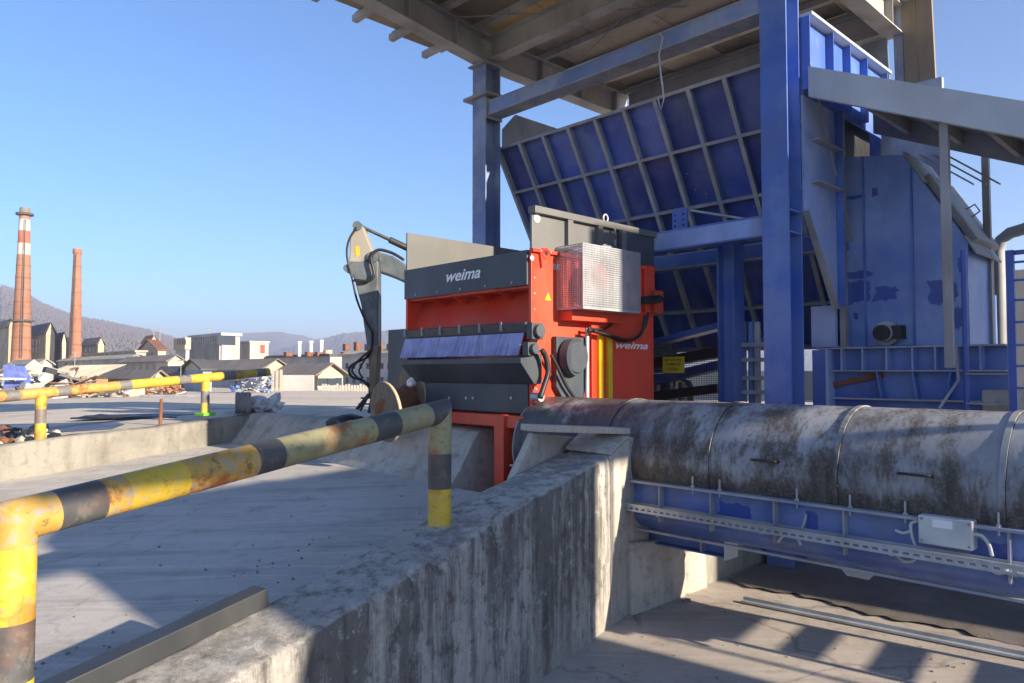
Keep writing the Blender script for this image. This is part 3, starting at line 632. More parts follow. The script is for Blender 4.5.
# lug on the side plate
q = Lx(543, 254, MS); mb = MB(); mb.prism([(MS, q.y - .09, zt), (MS, q.y + .11, zt), (MS, q.y + .06, zt - .14), (MS, q.y - .05, zt - .22)], (.04, 0, 0)); mb.cyl((MS, q.y + .01, zt - .03), (MS + .05, q.y + .01, zt - .03), .075, 16); lug = T.part('lifting_lug', mb, M['red'], bevel=.004)
mb = MB(); mb.cyl((MS + .045, q.y + .01, zt - .03), (MS + .055, q.y + .01, zt - .03), .03, 12); T.part('lug_hole', mb, M['black'], lug)
mb = MB(); mb.box(MS - .02, MS + .05, MF - .02, MBK, zt - .03, zt + .012); T.part('top_flange', mb, M['red'])
# belt guard of perforated sheet
gx = MS + .45; g0, g1 = Lx(583, 275, gx).y, Lx(640, 275, gx).y; gz0, gz1 = Lx(583, 306, gx).z, Lx(583, 243, gx).z
G = T.part('belt_guard', MB().box(MS, gx, g0, g1, gz0 - .03, gz0 - .004), M['galv'])
def lattice(org, u, v, nu, nv, w):
    mb = MB(); org, u, v = Vector(org), Vector(u), Vector(v); nrm_ = u.cross(v).normalized()
    for i in range(nu + 1): p = org + u * (i / nu); mb.bar(p, p + v, w, w * .5, nrm_)
    for i in range(nv + 1): p = org + v * (i / nv); mb.bar(p, p + u, w, w * .5, nrm_)
    return mb
T.part('mesh_panel', lattice((gx, g0, gz0), (0, g1 - g0, 0), (0, 0, gz1 - gz0), 40, 28, .0135), M['galv'], G)
T.part('mesh_panel', lattice((MS, g0, gz0), (.45, 0, 0), (0, 0, gz1 - gz0), 15, 28, .008), M['galv'], G)
T.part('mesh_panel', lattice((MS, g0, gz1), (.45, 0, 0), (0, g1 - g0, 0), 15, 40, .008), M['galv'], G)
T.part('mesh_panel', lattice((MS, g1, gz0), (.45, 0, 0), (0, 0, gz1 - gz0), 15, 28, .008), M['galv'], G)
mb = MB(); mb.cyl((MS + .1, (g0 + g1) / 2 - .1, (gz0 + gz1) / 2), (MS + .3, (g0 + g1) / 2 - .1, (gz0 + gz1) / 2), .22, 24); mb.cyl((MS + .1, g1 - .25, gz1 - .2), (MS + .3, g1 - .25, gz1 - .2), .1, 20); T.part('pulley', mb, M['red'], G, smooth='auto')
q = Lx(606, 241, MS + .2); mb = MB(); mb.blob((q.x, q.y, gz1 + .04), .09, 2, .5, 2, .7); T.part('dust_cap', mb, M['white_pl'], G, smooth=True)
mb = MB(); mb.box(MS, MS + .22, g0 + .05, g1 - .1, gz0 - .16, gz0 - .035); T.part('guard_bracket', mb, M['red'])
# gearbox plate and disc, hydraulics
a0, a1 = Lx(555, 365, MS + .06), Lx(587, 365, MS + .06); z0, z1 = Lx(570, 394, MS + .06).z, Lx(570, 337, MS + .06).z
mb = MB(); mb.prism([(MS, a0.y, z1), (MS, a1.y, z1), (MS, a1.y, z0 + .5), (MS, a1.y - .1, z0 - .1), (MS, a0.y + .12, z0 - .06), (MS, a0.y, z0 + .1)], (.09, 0, 0)); gb = T.part('gearbox_plate', mb, M['dark'], bevel=.01)
c = Lx(576.5, 357, MS + .2); mb = MB(); mb.cyl((MS + .09, c.y - .02, c.z), (MS + .2, c.y, c.z), .24, 36); mb.cyl((MS + .2, c.y, c.z), (MS + .225, c.y, c.z), .215, 36, .2); T.part('gearbox_cover', mb, M['dark'], gb, smooth='auto')
for px, py, r_ in ((538, 331, .085), (533, 349, .065)):
    q = Lx(px, py, MS + .1); mb = MB(); mb.box(MS, MS + .1, q.y - r_ - .02, q.y + r_ + .02, q.z - r_ - .02, q.z + r_ + .02); mb.cyl((MS + .1, q.y, q.z), (MS + .16, q.y, q.z), r_, 20); T.part('bearing_housing', mb, M['dark'], smooth='auto', bevel=.008)
def hose(pxs, r_, x, mat='black', name='hose'):
    P = [Lx(a, b, x) for a, b in pxs]; Q = []
    for i in range(len(P) - 1):
        p0, p1, p2, p3 = P[max(i - 1, 0)], P[i], P[i + 1], P[min(i + 2, len(P) - 1)]
        for k in range(6):
            t = k / 6; Q.append(.5 * (2 * p1 + (p2 - p0) * t + (2 * p0 - 5 * p1 + 4 * p2 - p3) * t * t + (3 * p1 - p0 - 3 * p2 + p3) * t ** 3))
    Q.append(P[-1]); mb = MB(); mb.tube(Q, r_, 8); return T.part(name, mb, M[mat], smooth=True)
hose([(542, 350), (546, 358), (548, 372), (544, 386), (540, 398)], .035, MS + .2)
hose([(551, 355), (558, 368), (566, 385), (576, 400)], .022, MS + .16)
hose([(588, 328), (604, 329), (614, 322), (621, 311)], .016, MS + .15)
hose([(588, 330), (606, 335), (622, 341), (636, 338), (645, 326), (648, 313)], .022, MS + .2)
hose([(594, 331), (612, 336), (628, 340), (641, 334), (645, 315)], .02, MS + .26)
hose([(587, 328), (587, 345), (587, 402)], .03, MS + .12, 'galv', 'pipe')
q = Lx(539, 397, MS + .1); mb = MB(); mb.cyl((MS, q.y, q.z), (MS + .14, q.y, q.z), .06, 14); T.part('shaft_end', mb, M['galv'], smooth='auto')
for k in range(5):
    q = Lx(536, 361 + k * 7, MS); mb = MB(); mb.cyl((MS, q.y, q.z), (MS + .012, q.y, q.z), .012, 8); T.part('bolt', mb, M['galv'])
# lower door on the right with lettering, yellow strips
d0, d1 = Lx(592, 370, MS + .1).y, Lx(653, 370, MS + .1).y
mb = MB(); mb.box(MS, MS + .1, d0, d1, zb, Lx(620, 316, MS + .1).z); dr = T.part('service_door', mb, M['red'], bevel=.006)
for px in (600, 609):
    a, b = Lx(px, 403, MS + .11), Lx(px, 336, MS + .11); mb = MB(); mb.box(MS + .1, MS + .14, a.y - .045, a.y + .045, zb - .02, b.z); T.part('warning_strip', mb, M['yellow'], dr)
q, q2 = Lx(616, 348.5, MS + .105), Lx(648, 349, MS + .105)
T.part('logo_lettering', text_on('weima', (MS + .104, q.y, q.z), (0, q2.y - q.y, 0), (0, 0, .10), .35, .02), M['white'], dr)
mb = MB()
for k in range(14): y = MF + .12 + k * .18; mb.cyl((MS + .05, y, zt - .012), (MS + .062, y, zt - .012), .011, 8)
for k in range(9): z = zb + .12 + k * .2; mb.cyl((MS, MF + .045, z), (MS + .012, MF + .045, z), .012, 8); mb.cyl((MS, MBK - .05, z), (MS + .012, MBK - .05, z), .012, 8)
T.part('bolt_row', mb, M['galv'], side)
q = Lx(553, 262, MS); T.part('data_plate', MB().box(MS, MS + .006, q.y, q.y + .12, q.z - .1, q.z - .02), M['galv'], side)
q = Lx(532, 258, MS); T.part('sticker', MB().cyl((MS, q.y, q.z), (MS + .004, q.y, q.z), .035, 14), M['white_pl'], side)
q = Lx(545, 300, MS); T.part('sticker', MB().prism([(MS, q.y, q.z), (MS, q.y + .11, q.z), (MS, q.y + .055, q.z + .1)], (.004, 0, 0)), M['yellow'], side)
# rear bracket with cylinder
r0, r1 = Lx(645, 275, MS + .05), Lx(663, 300, MS + .05)
mb = MB(); mb.box(MS, MS + .06, d1 - .02, r1.y, Lx(655, 313, MS + .05).z, Lx(655, 290, MS + .05).z); mb.box(MS, MS + .06, d1 - .12, d1 + .12, Lx(655, 313, MS + .05).z, Lx(650, 266, MS + .05).z); T.part('rear_bracket', mb, M['red'], bevel=.01)
mb = MB(); q = Lx(644, 301, MS + .15); q2 = Lx(660, 299, MS + .15); mb.cyl((q.x, q.y - .1, q.z), (q2.x, q2.y, q2.z), .06, 14); T.part('cylinder', mb, M['black'], smooth='auto')
# control cabinet at the far side
q = Ly(388, 330, 6.95); q2 = Ly(405, 400, 6.95)
mb = MB(); mb.box(q.x, ML - .02, 6.95, 7.5, 1.72, q.z); T.part('side_cabinet', mb, M['dark'], bevel=.01)
mb = MB(); rng = random.Random(2)
for k in range(5): mb.tube([(ML - .04 - .02 * k, 6.92, 3.1 - .22 * i + rng.uniform(-.05, .05)) for i in range(7)], .014, 6)
T.part('cable_bundle', mb, M['black'])
# ------------------------------------------------------------------ conveyor with drum cover (L frame)
DY, DZ, DR = 6.95, 1.56, .625
T = Thing('screw_conveyor', 'long stained drum covered screw conveyor on a blue trough across the right', 'conveyor', 'L', (-2.5, DY, 0))
edges = [-6.62, -5.19, -3.9, -2.67, -1.46, -1.22]
for k in range(len(edges) - 1):
    mb = MB(); n = 40; V = []; m = 8
    x0, x1 = edges[k] + .025, edges[k + 1] - .025
    for i in range(m + 1):
        for j in range(n + 1):
            t_ = math.radians(-18 + 216 * j / n); dent = .008 * noise.noise(Vector((x0 + i * .3, t_ * 2, k)))
            V.append((x0 + (x1 - x0) * i / m, DY + (DR + dent) * math.cos(t_), DZ + (DR + dent) * math.sin(t_)))
    mb.add(V, [(i * (n + 1) + j, i * (n + 1) + j + 1, (i + 1) * (n + 1) + j + 1, (i + 1) * (n + 1) + j) for i in range(m) for j in range(n)])
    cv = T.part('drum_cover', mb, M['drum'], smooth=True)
    if k > 0: cv['label'] = 'rust stained grey drum cover section'
    if 1 < k < 4:
        xm = (x0 + x1) / 2 + (-.02 if k == 2 else .02); tt = math.radians(178); R_ = DR
        pts = []
        for dx, ro in ((-.13, -.005), (-.11, .035), (.11, .035), (.13, -.005)):
            pts.append((xm + dx, DY + (R_ + ro) * math.cos(math.radians(168)), DZ + (R_ + ro) * math.sin(math.radians(168))))
        mb = MB(); mb.tube(pts, .011, 8); T.part('handle', mb, M['black'], cv, smooth=True)
for x in edges[1:-1]:
    mb = MB(); n = 44; V = []
    for xx, rr in ((x - .022, DR + .003), (x - .022, DR + .014), (x + .022, DR + .014), (x + .022, DR + .003)):
        for j in range(n + 1): t_ = math.radians(-18 + 216 * j / n); V.append((xx, DY + rr * math.cos(t_), DZ + rr * math.sin(t_)))
    mb.add(V, [(a * (n + 1) + j, a * (n + 1) + j + 1, (a + 1) * (n + 1) + j + 1, (a + 1) * (n + 1) + j) for a in range(3) for j in range(n)])
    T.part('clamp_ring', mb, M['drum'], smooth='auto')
mb = MB(); mb.cyl((-1.25, DY, DZ), (-1.22, DY, DZ), DR - .01, 40); T.part('end_cap', mb, M['blue'], smooth='auto')
mb = MB(); mb.cyl((-6.63, DY, DZ), (-6.58, DY, DZ), DR - .01, 40); T.part('end_cap', mb, M['steel'], smooth='auto')
# trough
TF = DY - .58
mb = MB(); mb.prism([(-6.6, TF, 1.355), (-6.6, TF, .98), (-6.6, TF + .12, .86), (-6.6, DY + .46, .86), (-6.6, DY + .58, .98), (-6.6, DY + .58, 1.355)], (5.36, 0, 0)); tr = T.part('trough', mb, M['troughblue'], bevel=.01)
mb = MB(); mb.box(-6.6, -1.24, TF - .10, TF, 1.35, 1.372); T.part('trough_flange', mb, M['rib'], tr)
mb = MB(); mb.box(-6.6, -1.24, TF + .02, TF + .06, .835, .858); T.part('bottom_lip', mb, M['rib'], tr)
for px in (661, 712, 775.5, 845, 1009):
    q = Ly(px, 515, TF - .04); mb = MB(); mb.box(q.x - .008, q.x + .008, TF - .075, TF, .98, 1.348); T.part('stiffener', mb, M['rib'], tr)
for k, px in enumerate((693, 720, 797, 850, 905, 998)):
    q = Ly(px, 490, TF - .05); mb = MB(); mb.cyl((q.x, TF - .055, 1.31), (q.x, TF - .055, 1.48), .009, 8); mb.cyl((q.x, TF - .055, 1.373), (q.x, TF - .055, 1.39), .02, 6); T.part('stud', mb, M['galv'], tr)
def patch(T, parent, f, corners, mat, seed, n=70, amp=.18):
    """brush-touched paint patch: irregular thin film on a plane (corners: centre, u, v)"""
    c, u, v = (Vector(k) for k in corners); P = []
    for i in range(n):
        t_ = 2 * math.pi * i / n; sq = 1 / max(abs(math.cos(t_)), abs(math.sin(t_))) ** .8
        k = sq * (1 + amp * (noise.noise(Vector((math.cos(t_) * 2.2, math.sin(t_) * 2.2, seed * 5.3))) * 2.0 + noise.noise(Vector((math.cos(t_) * 9, math.sin(t_) * 9, seed * 2.3))) * .9))
        P.append(c + u * math.cos(t_) * k + v * math.sin(t_) * k)
    mb = MB(); mb.add(P, [list(range(n))]); return T.part('paint_patch', mb, mat, parent)
for px, py, w_, h_, sd_ in ((735, 515, .16, .12, 1), (812, 523, .05, .10, 3), (990, 552, .12, .07, 6)):
    q = Ly(px, py, TF - .003); patch(T, tr, 'L', (q, (w_, 0, 0), (0, 0, h_)), M['blueneat'], sd_)
# beam stub bracket below
mb = MB(); BY = 6.62; z0, z1 = Ly(715, 555, BY).z, Ly(715, 534, BY).z
q0, q1 = Ly(640, 520, BY), Ly(725, 545, BY)
mb.box(q0.x, q1.x, BY + .1, BY + .115, z0, z1); mb.box(q0.x, q1.x, BY, BY + .2, z0 - .014, z0); mb.box(q0.x, q1.x, BY, BY + .2, z1, z1 + .014)
br = T.part('channel_beam', mb, M['blue'])
mb = MB(); mb.box(q1.x, q1.x + .015, BY - .02, BY + .22, z0 - .03, z1 + .03); T.part('end_plate', mb, M['fascia'], br)
mb = MB(); q = Ly(700, 545, BY); mb.box(q.x - .008, q.x + .008, BY + .01, BY + .099, z0 - .01, z1 + .01); T.part('web_stiffener', mb, M['rib'], br)
mb = MB(); q = Ly(855, 577, TF); mb.prism([(q.x - .16, TF + .05, .86), (q.x + .16, TF + .05, .86), (q.x + .09, TF + .05, .78), (q.x - .09, TF + .05, .78)], (0, .02, 0)); T.part('drain_lug', mb, M['galv'], tr)
# perforated cable tray
CT = TF - .17; zc = Ly(840, 539, CT).z
mb = MB(); X0, X1 = -5.2, -1.24; mb.box(X0, X1, CT - .02, CT - .016, zc - .052, zc - .034); mb.box(X0, X1, CT - .02, CT - .016, zc - .016, zc + .01); mb.box(X0, X1, CT - .02, CT + .15, zc - .056, zc - .052)
mb.box(X0, X1, CT - .034, CT - .02, zc + .01, zc + .022); mb.box(X0, X1, CT + .146, CT + .15, zc - .052, zc + .012)
x = X0
while x < X1: mb.box(x, x + .03, CT - .02, CT - .016, zc - .034, zc - .016); x += .075
tray = T.part('cable_tray', mb, M['galv'])
for x in (-4.4, -3.3, -2.2, -1.38):
    mb = MB(); mb.box(x, x + .03, CT, TF, zc - .07, zc - .058); T.part('tray_bracket', mb, M['galv'], tray)
# junction box and conduits
JX = TF - .12; j0, j1 = Ly(918, 530, JX), Ly(973, 535, JX); jz0, jz1 = Ly(945, 547, JX).z, Ly(945, 518, JX).z
mb = MB(); mb.box(j0.x, j1.x, JX, TF, jz0, jz1); jb = T.part('junction_box', mb, M['white_pl'], bevel=.01)
mb = MB(); mb.box(j0.x + .1, j0.x + .24, JX - .003, JX + .01, jz1 - .08, jz1 - .02); T.part('name_plate', mb, M['white'], jb)
for a in (j0.x + .025, j1.x - .025):
    for b in (jz0 + .025, jz1 - .025): mb = MB(); mb.cyl((a, JX - .004, b), (a, JX + .01, b), .012, 10); T.part('screw', mb, M['steel'], jb)
def cable(pxs, r_, y, mat, par):
    P = [Ly(a, b, y) for a, b in pxs]; Q = []
    for i in range(len(P) - 1):
        p0, p1, p2, p3 = P[max(i - 1, 0)], P[i], P[i + 1], P[min(i + 2, len(P) - 1)]
        for k in range(7): t = k / 7; Q.append(.5 * (2 * p1 + (p2 - p0) * t + (2 * p0 - 5 * p1 + 4 * p2 - p3) * t * t + (3 * p1 - p0 - 3 * p2 + p3) * t ** 3))
    Q.append(P[-1]); mb = MB(); mb.tube(Q, r_, 8); return T.part('conduit', mb, M[mat], par, smooth=True)
cable([(973, 534), (982, 536), (989, 545), (992, 556)], .014, JX + .03, 'white_pl', jb)
cable([(990, 568), (997, 573), (1004, 572), (1008, 566)], .014, JX + .03, 'white_pl', jb)
cable([(918, 521), (911, 524), (912, 536), (915, 545)], .012, JX + .04, 'white_pl', jb)
cable([(895, 530), (903, 533), (911, 531)], .012, JX + .04, 'white_pl', jb)
cable([(895, 553), (903, 561), (912, 561), (917, 557)], .012, JX + .04, 'white_pl', jb)
cable([(778, 542), (784, 536), (796, 538), (801, 545)], .012, JX, 'white_pl', tray)
cable([(802, 529), (805, 520), (806, 514)], .012, JX + .08, 'white_pl', tray)
for x in (-5.6,):
    mb = MB(); mb.box(x - .06, x + .06, DY - .35, DY + .35, 0, .86); T.part('support_leg', mb, M['blue'])
# flat bar on the pit floor
a, b = onZ(742, 602, .01), onZ(1024, 659, .01); a, b = from_w('L', a), from_w('L', b); dd = (b - a).normalized()
mb = MB(); mb.bar(a + Vector((0, 0, .012)), a + dd * 4.6 + Vector((0, 0, .012)), .07, .02); mb.bar(a + Vector((0, .033, .03)), a + dd * 4.6 + Vector((0, .033, .03)), .006, .05); solo('angle_iron', 'long grey angle iron lying on the pit floor along the conveyor', 'angle iron', mb, M['galv'], 'L', tuple(a))
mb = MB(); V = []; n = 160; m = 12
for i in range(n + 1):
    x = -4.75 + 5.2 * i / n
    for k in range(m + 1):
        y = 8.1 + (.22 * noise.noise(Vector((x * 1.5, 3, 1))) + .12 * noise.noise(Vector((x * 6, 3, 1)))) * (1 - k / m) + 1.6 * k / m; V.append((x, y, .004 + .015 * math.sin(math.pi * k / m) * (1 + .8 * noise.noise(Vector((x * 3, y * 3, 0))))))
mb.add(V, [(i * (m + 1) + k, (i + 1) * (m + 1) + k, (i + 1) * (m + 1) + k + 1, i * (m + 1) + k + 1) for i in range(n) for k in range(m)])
struct('soil_shade', mb, M['shadesoil'], 'L', (-3, 7.5, 0), smooth=True)  # dark soil whose tone also paints the shade under the conveyor
rng = random.Random(21)
mb = MB()
for k in range(150):
    px, py = rng.uniform(560, 1024), rng.uniform(575, 690); q = onZ(px, py, 0); l_ = from_w('R', q)
    if l_.x < .06: continue
    mb.blob((q.x, q.y, .003), .004 + .014 * rng.random() ** 3, 1, .7, k, .7)
link('floor_grit', mb, M['conc2'], kind='stuff')
mb = MB()
for k in range(240):
    o = -.62 - abs(rng.gauss(0, 1.2)); a = rng.uniform(-5, 3); mb.blob(to_w('R', (o, a, slab_z(a) + .006)), rng.uniform(.005, .016), 1, .6, k, .7)
link('slab_grit', mb, M['conc2'], kind='stuff')
for px, py, s_, lab in ((672, 597, .07, 'larger loose stone on the pit floor below the stepped pier'), (686, 601, .05, 'smaller loose stone right of the larger one on the pit floor'), (70, 664, .06, 'loose stone on the slab near the foot of the near rail post'), (238, 590, .035, 'tiny stone on the slab beside the end of the steel tube'), (650, 604, .03, 'tiny stone on the pit floor at the foot of the stained wall')):
    if px > 400: q = onZ(px, py, 0)
    else:
        q = to_w('R', Ro(px, py, -.8)); q.z = slab_z(from_w('R', q).y) + .01
    mb = MB(); mb.blob((0, 0, s_ * .3), s_, 1, .9, px, .5); o = link('stone', mb, M['conc2']); o.location = q
    tag(o, lab, 'stone', 'loose stones on the concrete')
# ------------------------------------------------------------------ steel frame: columns and beams (L frame)
def hcol(name, label, x0, x1, y0, y1, z0, z1, mat, flange='y'):
    T = Thing(name, label, 'column', 'L', ((x0 + x1) / 2, (y0 + y1) / 2, z0))
    tf = .026
    if flange == 'y':
        T.part('flange', MB().box(x0, x1, y0, y0 + tf, z0, z1), mat); T.part('flange', MB().box(x0, x1, y1 - tf, y1, z0, z1), mat)
        T.part('web', MB().box((x0 + x1) / 2 - .01, (x0 + x1) / 2 + .01, y0 + tf, y1 - tf, z0, z1), mat)
    else:
        T.part('flange', MB().box(x0, x0 + tf, y0, y1, z0, z1), mat); T.part('flange', MB().box(x1 - tf, x1, y0, y1, z0, z1), mat)
        T.part('web', MB().box(x0 + tf, x1 - tf, (y0 + y1) / 2 - .01, (y0 + y1) / 2 + .01, z0, z1), mat)
    return T
T = hcol('steel_column', 'broad bright blue steel column standing behind the conveyor', -4.735, -4.37, 9.1, 9.48, 0, 9.6, M['blue'])
for z in (Ly(795, 210, 9.2).z, Ly(795, 232, 9.2).z, 7.6): T.part('stiffener', MB().box(-4.55, -4.372, 9.128, 9.452, z, z + .02), M['blue'])
T = hcol('steel_column', 'slim blue grey steel column behind the shredder hopper at the left', -10.61, -10.24, 9.1, 9.48, 1.6, 8.30, M['bluegrey'])
zc = Ly(485, 93, 9.1).z
T.part('collar_plate', MB().box(-10.78, -10.1, 9.0, 9.6, zc - .06, zc), M['steel'], bevel=.004); T.part('cap_plate', MB().box(-10.66, -10.18, 9.02, 9.56, 8.302, 8.33), M['steel'])
mb = MB()
for k in range(24): mb.cyl((-10.618, 9.11, 4 + k * .15), (-10.608, 9.11, 4 + k * .15), .012, 6)
T.part('bolt_row', mb, M['steel'])
T = Thing('tie_beam', 'long blue tie beam between the two columns under the roof', 'beam', 'L', (-7.5, 9.28, 7.31))
T.part('beam', MB().ibeam((-10.24, 9.29, 7.445), (-4.74, 9.29, 7.445), .34, .27), M['rib'])
T.part('end_plate', MB().box(-10.238, -10.2, 9.09, 9.49, 7.26, 7.64), M['steel'])
T.part('web_face', MB().box(-10.19, -4.75, 9.125, 9.135, 7.335, 7.555), M['bluegrey'])
# loose white cable hanging from the tie beam
q0 = Ly(662, 33, 9.05); mb = MB(); pts = [Ly(a, b, 9.05) for a, b in ((659, 33), (663, 37), (659, 55), (661, 75), (664, 98), (661, 110), (658, 98))]; mb.tube(pts, .013, 6)
solo('loose_cable', 'thin white cable hanging from the blue tie beam in front of the hopper', 'cable', mb, M['white_pl'], 'L', tuple(q0), smooth=True)
T = Thing('cross_beam', 'grey blue horizontal beam between shredder and broad blue column', 'beam', 'L', (-6, 9.3, 4.3))
T.part('beam', MB().ibeam((-8.4, 9.33, 4.455), (-4.74, 9.33, 4.455), .22, .29), M['blue']); T.part('web_face', MB().box(-8.4, -4.745, 9.225, 9.235, 4.335, 4.575), M['bluefade'])
q = Ly(688, 214, 9.5); T.part('bolted_plate', MB().box(q.x - .13, q.x + .13, 9.28, 9.3, 4.602, 4.90), M['blueneat'])
mb = MB()
for a in (-.08, .06):
    for k in range(3): mb.cyl((q.x + a, 9.268, 4.66 + k * .08), (q.x + a, 9.285, 4.66 + k * .08), .014, 6)
T.part('plate_bolts', mb, M['ink'])
T.part('brace', MB().bar((q.x + .13, 9.4, 4.88), (q.x + 1.0, 9.4, 4.62), .1, .03), M['rib'])
hcol('steel_post', 'short grey blue steel post between shredder and broad column', Ly(717, 300, 9.85).x, Ly(729, 300, 9.85).x + .08, 9.85, 10.15, 0, Ly(729, 243, 9.85).z, M['blue'], 'x')
T = Thing('support_beam', 'lower dusty blue beam running behind the short steel post', 'beam', 'L', (-7, 10.1, 4.0))
za, zb_ = Ly(690, 267, 10.3).z, Ly(690, 252, 10.3).z
T.part('beam', MB().ibeam((-8.6, 10.4, (za + zb_) / 2), (-4.4, 10.4, (za + zb_) / 2), .2, zb_ - za), M['rib']); T.part('web_face', MB().box(-8.6, -4.4, 10.305, 10.315, za + .02, zb_ - .02), M['blue'])
# ------------------------------------------------------------------ ribbed feed hopper
T = Thing('feed_hopper', 'big deep blue ribbed steel hopper sloping down behind the shredder', 'hopper', 'L', (-7.5, 11, 2.9))
HY = lambda z: 9.72 + .57 * (6.88 - z)
hx = [-10.5 + .615 * k for k in range(11)]; hz = [6.88, 6.1, 5.27, 4.45, 3.63, 2.95]
for i in range(len(hx) - 1):
    for k in range(len(hz) - 1):
        a, b, z1, z0 = hx[i] + .004, hx[i + 1] - .004, hz[k] - .003, hz[k + 1] + .003
        bow = .012
        mb = MB(); V = []; n = 4
        for u in range(n + 1):
            for v in range(n + 1):
                x = a + (b - a) * u / n; z = z0 + (z1 - z0) * v / n; e = bow * math.sin(math.pi * u / n) * math.sin(math.pi * v / n); V.append((x, HY(z) + e, z))
        mb.add(V, [(u * (n + 1) + v, (u + 1) * (n + 1) + v, (u + 1) * (n + 1) + v + 1, u * (n + 1) + v + 1) for u in range(n) for v in range(n)])
        T.part('panel', mb, M['bluedeep'], smooth=True)
sl = Vector((0, .57, -1)).normalized(); nrm_h = Vector((0, -1, -.57)).normalized()
for x in hx:
    a, b = Vector((x, HY(6.88), 6.88)), Vector((x, HY(2.95), 2.95)); o = nrm_h * .055
    T.part('rib', MB().bar(a + o, b + o, .014, .11, nrm_h), M['rib']); T.part('rib_flange', MB().bar(a + nrm_h * .117, b + nrm_h * .117, .07, .012, nrm_h), M['rib'])
for k, z in enumerate(hz):
    o = nrm_h * .05; a, b = Vector((hx[0], HY(z), z)) + o, Vector((hx[-1], HY(z), z)) + o
    T.part('cross_rib', MB().bar(a, b, .10 if k else .12, .016, sl), M['rib']); T.part('rib_flange', MB().bar(a + nrm_h * .062, b + nrm_h * .062, .012, .05, sl), M['rib'])
rng = random.Random(8); mb = MB()
for k in range(26):
    z = rng.uniform(4.7, 6.8); x = rng.uniform(-10.2, -4.8); mb.bar(Vector((x, HY(z), z)) - sl * .012 + nrm_h * .004, Vector((x, HY(z), z)) + sl * .012 + nrm_h * .004, .012, .004, nrm_h)
T.part('paint_chips', mb, M['galv'], kind='stuff')
mb = MB(); mb.prism([(-10.46, 9.75, 7.25), (-10.46, 10.1, 7.62), (-10.46, 13.0, 7.62), (-10.46, 13.0, 4.0), (-10.46, 11.4, 4.0), (-10.46, 9.75, 6.88)], (-.03, 0, 0)); T.part('end_wall', mb, M['steel'])
mb = MB(); mb.box(-10.46, -4.35, 12.95, 13.0, 3.0, 6.8); T.part('rear_wall', mb, M['bluedeep'])
# right end wall: panels with ribs
EWX = -4.34
Lyz = lambda px, py: Lx(px, py, EWX)
zt_ = 7.26
ys = [9.5] + [Lx(px, 60, EWX).y for px in (826, 843, 860, 880)]
for k in range(4):
    mb = MB(); mb.box(EWX - .03, EWX, ys[k] + .004, ys[k + 1] - .004, 6.2, zt_ - .02); T.part('end_panel', mb, M['blue'])
for y in ys: T.part('end_rib', MB().box(EWX - .0, EWX + .11, y - .008, y + .008, 6.25, zt_ - .03), M['blue'])
T.part('top_rail', MB().box(EWX - .05, EWX + .14, 9.5, ys[-1] + .1, zt_ - .02, zt_ + .02), M['fascia'])
mb = MB(); mb.prism([(EWX - .03, 9.50, 6.19), (EWX - .03, 10.5, 6.19), (EWX - .03, 10.5, 3.42), (EWX - .03, 10.36, 3.40), (EWX - .03, 9.50, 4.62)], (.03, 0, 0)); T.part('end_gusset', mb, M['bluefade'])
for z in (5.62, 5.05): T.part('gusset_rib', MB().box(EWX, EWX + .12, 9.7, 10.5, z - .008, z + .008), M['rib'])
T.part('edge_flange', MB().bar((EWX + .03, 9.47, 4.62), (EWX + .03, 10.38, 3.38), .09, .014, (0, .8, .6)), M['rib'])
T.part('edge_flange', MB().box(EWX - .02, EWX + .11, 10.49, 10.506, 3.42, 6.19), M['blue'])
# ------------------------------------------------------------------ guarded belt behind the post, sign
T = Thing('belt_conveyor', 'dark belt conveyor behind wire mesh beside the shredder', 'conveyor', 'L', (-6.5, 10, 0))
f = lambda px, py, v=10.6: Ly(px, py, v)
for (a, b, h, m) in (((640, 347), (722, 326), .10, 'blue'), ((640, 366), (722, 352), .16, 'black'), ((640, 384), (722, 365), .14, 'bluedeep'), ((640, 398), (722, 388), .14, 'black')):
    p, q = f(*a), f(*b); T.part('side_rail' if 'blue' in m else 'belt', MB().bar(p, q, .3, h), M[m])
for px in (655, 668, 680): p = f(px, 388, 10.9); T.part('idler', MB().box(p.x - .04, p.x + .04, 10.9, 11, p.z - .25, p.z + .1), M['rib'])
p0, p1 = Ly(645, 400, 9.75), Ly(718, 335, 9.75)
T.part('mesh_guard', lattice((p0.x, 9.75, 1.9), (p1.x - p0.x, 0, 0), (0, 0, 1.12), 46, 40, .006), M['black'])
p = Ly(662, 373, 9.7); p2 = Ly(683, 356.5, 9.7)
T2 = Thing('warning_sign', 'small yellow warning sign with black text on the wire mesh', 'sign', 'L', (p.x, 9.72, p.z))
T2.part('plate', MB().box(p.x, p2.x, 9.72, 9.735, p.z, p2.z), M['sign'])
for k, s_ in enumerate(('NE VSTOPAJ', 'V OBMOCJE', 'VOZILA')):
    hgt = (p2.z - p.z); w_ = (p2.x - p.x); wd = (.78, .72, .55)[k]
    T2.part('lettering', text_on(s_, (p.x + w_ * (1 - wd) / 2, 9.717, p.z + hgt * (.70 - .27 * k)), (w_ * wd, 0, 0), (0, 0, hgt * .17), 0, .02), M['ink'])
# clutter between post and broad column
T = Thing('pipe_manifold', 'cluster of dusty pipes and brackets between short post and broad column', 'pipework', 'L', (-5.2, 10.1, 0))
for px in (744, 752, 758): p = Ly(px, 400, 10.2); T.part('pipe', MB().cyl((p.x, 10.2, 0), (p.x, 10.2, Ly(px, 322, 10.2).z), .05, 10), M['rib'] if px != 752 else M['blue'], smooth='auto')
for py in (345, 360, 378, 392): p = Ly(745, py, 10.1); T.part('bracket', MB().box(p.x - .12, p.x + .4, 10.05, 10.15, p.z - .03, p.z + .03), M['rib'])
